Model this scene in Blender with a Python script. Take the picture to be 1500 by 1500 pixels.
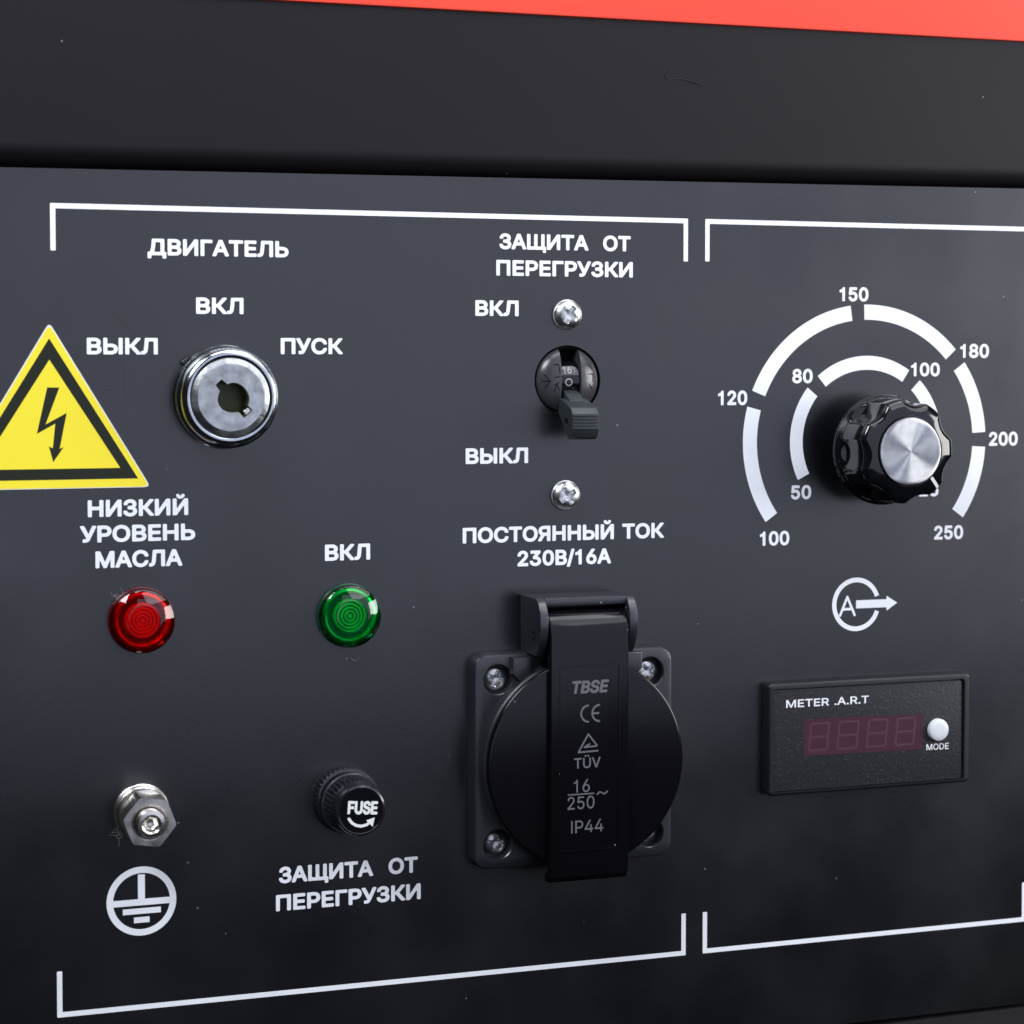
import bpy, bmesh, math, random
import numpy as np
from mathutils import Matrix, Vector

# ------------------------------------------------------------------ scene, camera, light
scene = bpy.context.scene
for o in list(bpy.data.objects):
    bpy.data.objects.remove(o)
COL = scene.collection
MM = 0.001


def W(x, y, h=0.0):
    """panel millimetres (x right, y down, h out of the panel) -> world metres"""
    return Vector((x * MM, -h * MM, -y * MM))


cam_data = bpy.data.cameras.new("camera")
cam = bpy.data.objects.new("camera", cam_data)
COL.objects.link(cam)
cam_data.sensor_width = 36.0
cam_data.lens = 74.650861
cam_data.shift_x = -0.006967
cam_data.shift_y = -0.058916
cam_data.clip_start = 0.01
cam_data.clip_end = 50.0
CAMM = [[0.944197, 0.013534, -0.329102], [-0.32938, 0.038904, -0.943396], [3.5e-05, 0.999151, 0.041191]]
cam.matrix_world = Matrix.Translation((-0.063373, -0.530082, -0.03941)) @ Matrix(CAMM).to_4x4()
cam_data.dof.use_dof = True
cam_data.dof.focus_distance = 0.56
cam_data.dof.aperture_fstop = 22.0
scene.camera = cam

world = bpy.data.worlds.new("World")
scene.world = world
world.use_nodes = True
world.node_tree.nodes["Background"].inputs[0].default_value = (0.9, 0.95, 1.0, 1)
world.node_tree.nodes["Background"].inputs[1].default_value = 0.01

scene.view_settings.view_transform = 'Standard'
scene.view_settings.look = 'None'
scene.view_settings.exposure = 0.0
scene.view_settings.gamma = 1.0


def softbox(name, pos, target, sx, sy, watts, color=(1, 1, 1), spread=180):
    d = bpy.data.lights.new(name, 'AREA')
    d.shape = 'RECTANGLE'
    d.size = sx
    d.size_y = sy
    d.energy = watts
    d.color = color
    d.spread = math.radians(spread)
    o = bpy.data.objects.new(name, d)
    COL.objects.link(o)
    p, t = W(*pos), W(*target)
    o.location = p
    o.rotation_euler = (t - p).to_track_quat('-Z', 'Y').to_euler()
    return o


# studio softboxes: upper left, right, overhead, an added overhead fill, and a broad dim one behind the camera
softbox("softbox", (-340, -420, 330), (60, 60, 0), 0.28, 0.28, 4.4, (0.93, 0.97, 1.04))
softbox("softbox", (900, -30, 370), (170, 80, 0), 0.32, 0.36, 4.0, (1.0, 0.99, 0.98))
softbox("softbox", (250, -750, 260), (150, 60, 0), 0.8, 0.3, 3.8, (0.94, 0.97, 1.04))
softbox("softbox", (560, -620, 500), (150, 60, 0), 0.8, 0.5, 3.4, (0.95, 0.97, 1.03))  # fill added to raise the diffuse light
softbox("softbox", (590, -158, 650), (590, -158, 0), 1.28, 0.784, 2.8, (0.84, 0.89, 1.14))

# ------------------------------------------------------------------ materials


def nt(m):
    m.use_nodes = True
    return m.node_tree.nodes, m.node_tree.links, m.node_tree.nodes["Principled BSDF"]


def mat(name, base, rough=0.5, metal=0.0, spec=0.5, coat=0.0, bump=None, rvar=None, cvar=None, specks=None, aniso=None):
    """bump=(scale, strength mm)  rvar=(scale, amount)  cvar=(scale, amount)  specks=(scale, threshold, colour)"""
    m = bpy.data.materials.new(name)
    N, L, p = nt(m)
    p.inputs["Base Color"].default_value = (*base, 1)
    p.inputs["Roughness"].default_value = rough
    p.inputs["Metallic"].default_value = metal
    p.inputs["Specular IOR Level"].default_value = spec
    p.inputs["Coat Weight"].default_value = coat
    p.inputs["Coat Roughness"].default_value = 0.08
    tc = N.new("ShaderNodeTexCoord")
    col = None

    def noise(scale, detail=4.0):
        n = N.new("ShaderNodeTexNoise")
        n.inputs["Scale"].default_value = scale
        n.inputs["Detail"].default_value = detail
        L.new(tc.outputs["Object"], n.inputs["Vector"])
        return n
    if bump:
        n = noise(bump[0], 3.0)
        b = N.new("ShaderNodeBump")
        b.inputs["Distance"].default_value = bump[1] * MM
        b.inputs["Strength"].default_value = 1.0
        L.new(n.outputs["Fac"], b.inputs["Height"])
        L.new(b.outputs["Normal"], p.inputs["Normal"])
    if rvar:
        n = noise(rvar[0], 6.0)
        r = N.new("ShaderNodeMapRange")
        r.inputs["From Min"].default_value = 0.3
        r.inputs["From Max"].default_value = 0.7
        r.inputs["To Min"].default_value = rough - rvar[1]
        r.inputs["To Max"].default_value = rough + rvar[1]
        L.new(n.outputs["Fac"], r.inputs["Value"])
        L.new(r.outputs["Result"], p.inputs["Roughness"])
    if cvar:
        n = noise(cvar[0], 5.0)
        r = N.new("ShaderNodeMapRange")
        r.inputs["From Min"].default_value = 0.3
        r.inputs["From Max"].default_value = 0.7
        r.inputs["To Min"].default_value = 1 - cvar[1]
        r.inputs["To Max"].default_value = 1 + cvar[1]
        L.new(n.outputs["Fac"], r.inputs["Value"])
        mx = N.new("ShaderNodeVectorMath")
        mx.operation = 'SCALE'
        mx.inputs[0].default_value = base
        L.new(r.outputs["Result"], mx.inputs["Scale"])
        col = mx.outputs["Vector"]
        L.new(col, p.inputs["Base Color"])
    if specks:
        v = N.new("ShaderNodeTexVoronoi")
        v.inputs["Scale"].default_value = specks[0]
        L.new(tc.outputs["Object"], v.inputs["Vector"])
        # only a few of the cells carry a speck: pick by the cell's random colour
        sep = N.new("ShaderNodeSeparateColor")
        L.new(v.outputs["Color"], sep.inputs[0])
        g1 = N.new("ShaderNodeMath"); g1.operation = 'LESS_THAN'
        L.new(sep.outputs[0], g1.inputs[0]); g1.inputs[1].default_value = specks[3] if len(specks) > 3 else 0.1
        g2 = N.new("ShaderNodeMath"); g2.operation = 'LESS_THAN'
        L.new(v.outputs["Distance"], g2.inputs[0]); g2.inputs[1].default_value = specks[1]
        g3 = N.new("ShaderNodeMath"); g3.operation = 'MULTIPLY'
        L.new(g1.outputs[0], g3.inputs[0]); L.new(g2.outputs[0], g3.inputs[1])
        mix = N.new("ShaderNodeMix"); mix.data_type = 'RGBA'
        L.new(g3.outputs[0], mix.inputs[0])
        if col:
            L.new(col, mix.inputs[6])
        else:
            mix.inputs[6].default_value = (*base, 1)
        mix.inputs[7].default_value = (*specks[2], 1)
        L.new(mix.outputs[2], p.inputs["Base Color"])
    if aniso:
        p.inputs["Anisotropic"].default_value = aniso
        t = N.new("ShaderNodeTangent")
        t.direction_type = 'RADIAL'
        t.axis = 'Y'
        L.new(t.outputs["Tangent"], p.inputs["Tangent"])
    return m


def lens_mat(name, tint, rough=0.03, ior=1.4):
    m = bpy.data.materials.new(name)
    N, L, p = nt(m)
    N.remove(p)
    out = [n for n in N if n.type == 'OUTPUT_MATERIAL'][0]
    tr = N.new("ShaderNodeBsdfTransparent"); tr.inputs[0].default_value = (*tint, 1)
    gl = N.new("ShaderNodeBsdfGlossy"); gl.inputs["Roughness"].default_value = rough
    gl.inputs["Color"].default_value = (1, 1, 1, 1)
    fr = N.new("ShaderNodeFresnel"); fr.inputs["IOR"].default_value = ior
    mx = N.new("ShaderNodeMixShader")
    L.new(fr.outputs[0], mx.inputs[0]); L.new(tr.outputs[0], mx.inputs[1]); L.new(gl.outputs[0], mx.inputs[2])
    L.new(mx.outputs[0], out.inputs["Surface"])
    return m


M_PANEL = mat("black_powder_paint", (0.0024, 0.0028, 0.0045), 0.285, spec=1.0, bump=(1100, 0.012), rvar=(30, 0.05), cvar=(9, 0.25),
              specks=(420, 0.10, (0.18, 0.19, 0.21), 0.012))
M_RAIL = mat("matt_black_steel", (0.0072, 0.0058, 0.0080), 0.52, spec=0.26, bump=(700, 0.012), rvar=(10, 0.05), cvar=(8, 0.2),
             specks=(380, 0.09, (0.2, 0.2, 0.2), 0.015))
M_RED = mat("coral_red_paint", (0.95, 0.075, 0.035), 0.35, spec=0.5, bump=(500, 0.006), cvar=(6, 0.03))
M_INK = mat("white_screen_ink", (0.88, 0.90, 0.94), 0.6, spec=0.3, bump=(1500, 0.004), cvar=(120, 0.04))
M_YEL = mat("yellow_sticker_vinyl", (0.93, 0.78, 0.035), 0.4, spec=0.4, cvar=(30, 0.02))
M_YBLK = mat("black_sticker_ink", (0.012, 0.015, 0.006), 0.4, spec=0.35)
M_PAPER = mat("sticker_paper_edge", (0.8, 0.8, 0.75), 0.7)
M_CHROME = mat("zinc_plated_ring", (0.55, 0.585, 0.62), 0.17, metal=1.0, bump=(300, 0.05), rvar=(60, 0.08), cvar=(150, 0.15))
M_CAST = mat("worn_die_cast_face", (0.47, 0.49, 0.49), 0.36, metal=1.0, bump=(450, 0.16), rvar=(150, 0.12), cvar=(400, 0.3))
M_STEEL = mat("stainless_steel", (0.74, 0.72, 0.67), 0.27, metal=1.0, bump=(500, 0.02), rvar=(200, 0.08), cvar=(200, 0.1))
M_SCREW = mat("zinc_screw", (0.66, 0.67, 0.67), 0.33, metal=1.0, bump=(900, 0.02), rvar=(300, 0.08), cvar=(300, 0.08))
M_KEYFLOOR = mat("shaded_keyway_floor", (0.05, 0.052, 0.028), 0.4, metal=0.6, bump=(400, 0.1))  # keyway brass darkened, the shade of its depth put into the colour
M_KEYIN = mat("olive_keyway_brass", (0.20, 0.21, 0.12), 0.35, metal=0.85, bump=(500, 0.1))  # olive brass of the keyway walls
M_GLOSS = mat("glossy_black_phenolic", (0.004, 0.0045, 0.006), 0.10, spec=0.55, bump=(150, 0.002), specks=(900, 0.14, (0.3, 0.3, 0.3), 0.006))
M_SATIN = mat("satin_black_phenolic", (0.010, 0.011, 0.015), 0.17, spec=0.8, specks=(900, 0.14, (0.3, 0.3, 0.3), 0.02))
M_LID = mat("smooth_black_lid_plastic", (0.003, 0.003, 0.0045), 0.15, spec=0.35, bump=(900, 0.006), specks=(700, 0.13, (0.25, 0.25, 0.26), 0.006))
M_PLAST = mat("matt_black_plastic", (0.017, 0.018, 0.024), 0.33, spec=0.9, bump=(1500, 0.03), rvar=(90, 0.06), specks=(700, 0.16, (0.3, 0.31, 0.33), 0.012))
M_LEVER = mat("grey_black_lever_plastic", (0.026, 0.032, 0.036), 0.42, spec=0.5, bump=(1600, 0.01))
M_BRK = mat("breaker_case_plastic", (0.048, 0.047, 0.053), 0.24, spec=0.5, bump=(900, 0.02))
M_METER = mat("textured_meter_face", (0.013, 0.0135, 0.017), 0.5, spec=0.45, bump=(1300, 0.10), specks=(1900, 0.28, (0.09, 0.09, 0.1), 0.10))
M_BEZEL = mat("meter_bezel_plastic", (0.010, 0.0105, 0.013), 0.38, spec=0.5, bump=(1500, 0.03))
M_DISP = mat("dark_red_display_filter", (0.055, 0.014, 0.028), 0.35, spec=0.4, cvar=(300, 0.06))
M_DIGIT = mat("unlit_display_segment", (0.075, 0.024, 0.042), 0.4)
M_BUTTON = mat("white_button_plastic", (0.72, 0.74, 0.77), 0.4)
M_GREYINK = mat("dull_grey_moulded_lettering", (0.125, 0.125, 0.14), 0.45)
M_DIMINK = mat("dim_grey_ink", (0.30, 0.30, 0.32), 0.5)
M_WHITE = mat("bright_white_ink", (0.85, 0.87, 0.85), 0.5)
M_ALU = mat("spun_aluminium", (0.50, 0.51, 0.525), 0.38, metal=1.0, aniso=1.0, bump=(700, 0.010), cvar=(500, 0.12))
M_RECESS_SHADE = mat("recess_shade", (0.004, 0.004, 0.005), 0.6, spec=0.2)  # near-black colour standing in for shade inside holes and recesses
M_LINT = mat("pale_lint", (0.55, 0.55, 0.55), 0.8)
M_HAIR = mat("dark_hair", (0.02, 0.018, 0.018), 0.5)
M_SCRATCH = mat("scratched_paint", (0.006, 0.006, 0.007), 0.55, spec=0.7)
M_REDCORE = mat("red_ribbed_reflector", (0.92, 0.014, 0.005), 0.2, metal=0.6, spec=0.8)
M_GREENCORE = mat("green_ribbed_reflector", (0.0, 0.62, 0.22), 0.2, metal=0.6, spec=0.8)
M_REDLENS = lens_mat("red_clear_plastic", (0.85, 0.07, 0.05), 0.03, 1.55)
M_REDCROWN = lens_mat("red_satin_crown", (0.95, 0.13, 0.08), 0.3, 1.15)
M_GREENCROWN = lens_mat("green_satin_crown", (0.12, 0.92, 0.5), 0.3, 1.15)
M_GREENLENS = lens_mat("green_clear_plastic", (0.07, 0.80, 0.42), 0.03, 1.55)
M_REDRIM = mat("deep_red_lens_wall", (0.10, 0.0, 0.004), 0.15, spec=0.6, coat=0.5)
M_GREENRIM = mat("deep_green_lens_wall", (0.0, 0.06, 0.022), 0.15, spec=0.6, coat=0.5)

# ------------------------------------------------------------------ mesh helpers


class B:
    """a bag of faces in panel millimetres"""

    def __init__(s):
        s.v = []
        s.f = []

    def add(s, verts, faces):
        n = len(s.v)
        s.v += [tuple(p) for p in verts]
        s.f += [tuple(i + n for i in f) for f in faces]
        return s

    def lathe(s, c, prof, n=64, rf=None, cap0=False, cap1=True, a0=0.0):
        """prof: [(r, h)] from the panel outwards; rf(angle, h) multiplies r"""
        vs, fs = [], []
        for r, h in prof:
            for i in range(n):
                a = a0 + 2 * math.pi * i / n
                k = rf(a, h) if rf else 1.0
                vs.append((c[0] + r * k * math.cos(a), c[1] + r * k * math.sin(a), h))
        for j in range(len(prof) - 1):
            for i in range(n):
                i2 = (i + 1) % n
                fs.append((j * n + i, j * n + i2, (j + 1) * n + i2, (j + 1) * n + i))
        if cap1:
            fs.append(tuple((len(prof) - 1) * n + i for i in range(n)))
        if cap0:
            fs.append(tuple(reversed(range(n))))
        return s.add(vs, fs)

    def prism(s, pts, h0, h1, ch=0.0, steps=3):
        """outline pts (x, y); the front edge rounded by ch"""
        loops = [(pts, h0)]
        if ch > 0:
            for k in range(steps + 1):
                t = (math.pi / 2) * k / steps
                loops.append((inset(pts, ch * (1 - math.cos(t))), h1 - ch + ch * math.sin(t)))
        else:
            loops.append((pts, h1))
        n = len(pts)
        vs = [(x, y, h) for lp, h in loops for x, y in lp]
        fs = []
        for j in range(len(loops) - 1):
            for i in range(n):
                i2 = (i + 1) % n
                fs.append((j * n + i, j * n + i2, (j + 1) * n + i2, (j + 1) * n + i))
        fs.append(tuple((len(loops) - 1) * n + i for i in range(n)))
        fs.append(tuple(reversed(range(n))))
        return s.add(vs, fs)

    def xprism(s, prof, x0, x1, ch=0.0, warp=None, steps=3):
        """side profile (y, h) swept along x, both ends rounded by ch"""
        n = len(prof)
        loops = []
        if ch > 0:
            for k in range(steps + 1):
                t = (math.pi / 2) * k / steps
                loops.append((inset(prof, ch * (1 - math.sin(t))), x0 + ch * (1 - math.cos(t))))
            for k in range(steps + 1):
                t = (math.pi / 2) * (1 - k / steps)
                loops.append((inset(prof, ch * (1 - math.sin(t))), x1 - ch * (1 - math.cos(t))))
        else:
            loops = [(prof, x0), (prof, x1)]
        vs = [(x, y, h) for lp, x in loops for y, h in lp]
        fs = []
        for j in range(len(loops) - 1):
            for i in range(n):
                i2 = (i + 1) % n
                fs.append((j * n + i, j * n + i2, (j + 1) * n + i2, (j + 1) * n + i))
        fs.append(tuple((len(loops) - 1) * n + i for i in range(n)))
        fs.append(tuple(reversed(range(n))))
        return s.add(vs, fs)

    def ring(s, a, b, ha, hb):
        """quads between two loops of the same length"""
        n = len(a)
        vs = [(x, y, ha) for x, y in a] + [(x, y, hb) for x, y in b]
        return s.add(vs, [(i, (i + 1) % n, n + (i + 1) % n, n + i) for i in range(n)])

    def tube(s, path, r, n=6):
        """round wire through 3D points"""
        vs, fs = [], []
        P = [Vector(p) for p in path]
        for j, p in enumerate(P):
            d = (P[min(j + 1, len(P) - 1)] - P[max(j - 1, 0)]).normalized()
            u = d.cross(Vector((0, 0, 1)))
            if u.length < 1e-4:
                u = d.cross(Vector((1, 0, 0)))
            u.normalize()
            w = d.cross(u)
            for i in range(n):
                a = 2 * math.pi * i / n
                vs.append(tuple(p + (u * math.cos(a) + w * math.sin(a)) * r))
        for j in range(len(P) - 1):
            for i in range(n):
                i2 = (i + 1) % n
                fs.append((j * n + i, j * n + i2, (j + 1) * n + i2, (j + 1) * n + i))
        return s.add(vs, fs)

    def face_with_holes(s, outer, holes, h):
        bm = bmesh.new()
        edges = []
        for lp in [outer] + holes:
            vs = [bm.verts.new((x, y, h)) for x, y in lp]
            edges += [bm.edges.new((vs[i], vs[(i + 1) % len(vs)])) for i in range(len(vs))]
        bmesh.ops.triangle_fill(bm, use_beauty=True, edges=edges)
        bm.verts.index_update()
        s.add([v.co[:] for v in bm.verts], [tuple(v.index for v in f.verts) for f in bm.faces])
        bm.free()
        return s


def inset(pts, d):
    if abs(d) < 1e-9:
        return list(pts)
    n = len(pts)
    area = sum(pts[i][0] * pts[(i + 1) % n][1] - pts[(i + 1) % n][0] * pts[i][1] for i in range(n))
    sg = 1 if area > 0 else -1
    out = []
    for i in range(n):
        a, b, c = pts[i - 1], pts[i], pts[(i + 1) % n]
        e1 = Vector((b[0] - a[0], b[1] - a[1]))
        e2 = Vector((c[0] - b[0], c[1] - b[1]))
        if e1.length < 1e-9 or e2.length < 1e-9:
            out.append(b)
            continue
        e1.normalize(); e2.normalize()
        n1 = Vector((-e1.y, e1.x)) * sg
        n2 = Vector((-e2.y, e2.x)) * sg
        m = n1 + n2
        if m.length < 1e-6:
            m = n1
        m.normalize()
        k = d / max(m.dot(n1), 0.35)
        out.append((b[0] + m.x * k, b[1] + m.y * k))
    return out


def circle(cx, cy, r, n=48, a0=0.0):
    return [(cx + r * math.cos(a0 + 2 * math.pi * i / n), cy + r * math.sin(a0 + 2 * math.pi * i / n)) for i in range(n)]


def rrect(x0, y0, x1, y1, r, n=6):
    """rounded rectangle; r is one radius or four (top left, top right, bottom right, bottom left)"""
    rs = [r] * 4 if not isinstance(r, (list, tuple)) else r
    out = []
    for (cx, cy, sx, sy, a), rr in zip(((x0, y0, 1, 1, math.pi), (x1, y0, -1, 1, 1.5 * math.pi), (x1, y1, -1, -1, 0), (x0, y1, 1, -1, .5 * math.pi)), rs):
        for k in range(n + 1):
            t = a + (math.pi / 2) * k / n
            out.append((cx + sx * rr + rr * math.cos(t), cy + sy * rr + rr * math.sin(t)))
    return out


def round_poly(pts, r, n=5):
    """round every corner of a polygon"""
    out = []
    m = len(pts)
    for i in range(m):
        a, b, c = Vector(pts[i - 1]), Vector(pts[i]), Vector(pts[(i + 1) % m])
        u, v = (a - b).normalized(), (c - b).normalized()
        ang = u.angle(v) / 2
        t = min(r / math.tan(ang), (a - b).length * .45, (c - b).length * .45)
        p, q = b + u * t, b + v * t
        for k in range(n + 1):
            s = k / n
            out.append(tuple(p * (1 - s) ** 2 + b * 2 * s * (1 - s) + q * s * s))
    return out


def make(name, bag, material, parent=None, origin=(0, 0, 0), smooth=35, label=None, kind=None):
    me = bpy.data.meshes.new(name)
    ox, oy, oh = origin
    me.from_pydata([W(x - ox, y - oy, h - oh)[:] for x, y, h in bag.v], [], bag.f)
    bm = bmesh.new()
    bm.from_mesh(me)
    bmesh.ops.remove_doubles(bm, verts=bm.verts, dist=1e-7)
    bmesh.ops.recalc_face_normals(bm, faces=bm.faces)
    bm.to_mesh(me)
    bm.free()
    if smooth:
        me.polygons.foreach_set("use_smooth", [True] * len(me.polygons))
        me.set_sharp_from_angle(angle=math.radians(smooth))
    me.materials.append(material)
    o = bpy.data.objects.new(name, me)
    COL.objects.link(o)
    if parent is not None:
        o.parent = parent
    else:
        o.location = W(*origin)
    if label:
        o["label"] = label
    if kind:
        o["kind"] = kind
    return o


def thing(name, origin, label, category, group=None):
    o = bpy.data.objects.new(name, None)
    o.empty_display_size = 0.01
    o.location = W(*origin)
    COL.objects.link(o)
    o["label"] = label
    o["category"] = category
    if group:
        o["group"] = group
    return o


# ------------------------------------------------------------------ flat shapes cut from distance fields (lettering, symbols)
def poly_field(contours, X, Y):
    """signed distance (positive inside, non-zero winding) of closed contours in mm"""
    d2 = np.full(X.shape, 1e9)
    wn = np.zeros(X.shape, int)
    for c in contours:
        n = len(c)
        for i in range(n):
            ax, ay = c[i]
            bx, by = c[(i + 1) % n]
            ex, ey = bx - ax, by - ay
            L2 = ex * ex + ey * ey
            if L2 < 1e-12:
                continue
            px, py = X - ax, Y - ay
            t = np.clip((px * ex + py * ey) / L2, 0, 1)
            d2 = np.minimum(d2, (px - t * ex) ** 2 + (py - t * ey) ** 2)
            cr = ex * py - ey * px
            wn += ((ay <= Y) & (by > Y) & (cr > 0)).astype(int)
            wn -= ((ay > Y) & (by <= Y) & (cr < 0)).astype(int)
    d = np.sqrt(d2)
    return np.where(wn != 0, d, -d)


def contour_mesh(bag, F, xs, ys, h, depth=0.0):
    """marching squares: the region F > 0 as flat faces at height h, with walls going back by depth"""
    ny, nx = F.shape
    ins = F > 0
    cnt = ins[:-1, :-1].astype(int) + ins[1:, :-1] + ins[1:, 1:] + ins[:-1, 1:]
    V, Fc = [], []

    def put(p):
        V.append((p[0], p[1], h))
        return len(V) - 1
    for j in range(ny - 1):
        i = 0
        row = cnt[j]
        while i < nx - 1:
            if row[i] == 4:
                k = i
                while k < nx - 1 and row[k] == 4:
                    k += 1
                Fc.append((put((xs[i], ys[j])), put((xs[k], ys[j])), put((xs[k], ys[j + 1])), put((xs[i], ys[j + 1]))))
                i = k
                continue
            if row[i] > 0:
                cs = [(i, j), (i + 1, j), (i + 1, j + 1), (i, j + 1)]
                poly, cut = [], []
                for q in range(4):
                    (ia, ja), (ib, jb) = cs[q], cs[(q + 1) % 4]
                    fa, fb = F[ja, ia], F[jb, ib]
                    if fa > 0:
                        poly.append((xs[ia], ys[ja]))
                    if (fa > 0) != (fb > 0):
                        t = fa / (fa - fb)
                        p = (xs[ia] + (xs[ib] - xs[ia]) * t, ys[ja] + (ys[jb] - ys[ja]) * t)
                        poly.append(p)
                        cut.append(p)
                if len(poly) > 2:
                    Fc.append(tuple(put(p) for p in poly))
                if depth > 0 and len(cut) >= 2:
                    for a, b in ((cut[0], cut[1]), (cut[2], cut[3])) if len(cut) == 4 else ((cut[0], cut[1]),):
                        n = len(V)
                        V.extend([(a[0], a[1], h), (b[0], b[1], h), (b[0], b[1], h - depth), (a[0], a[1], h - depth)])
                        Fc.append((n, n + 1, n + 2, n + 3))
            i += 1
    bag.add(V, Fc)


def field_shape(bag, fn, x0, y0, x1, y1, res, h, depth=0.0):
    xs = np.arange(x0, x1 + res, res)
    ys = np.arange(y0, y1 + res, res)
    X, Y = np.meshgrid(xs, ys)
    contour_mesh(bag, fn(X, Y), xs, ys, h, depth)


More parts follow.
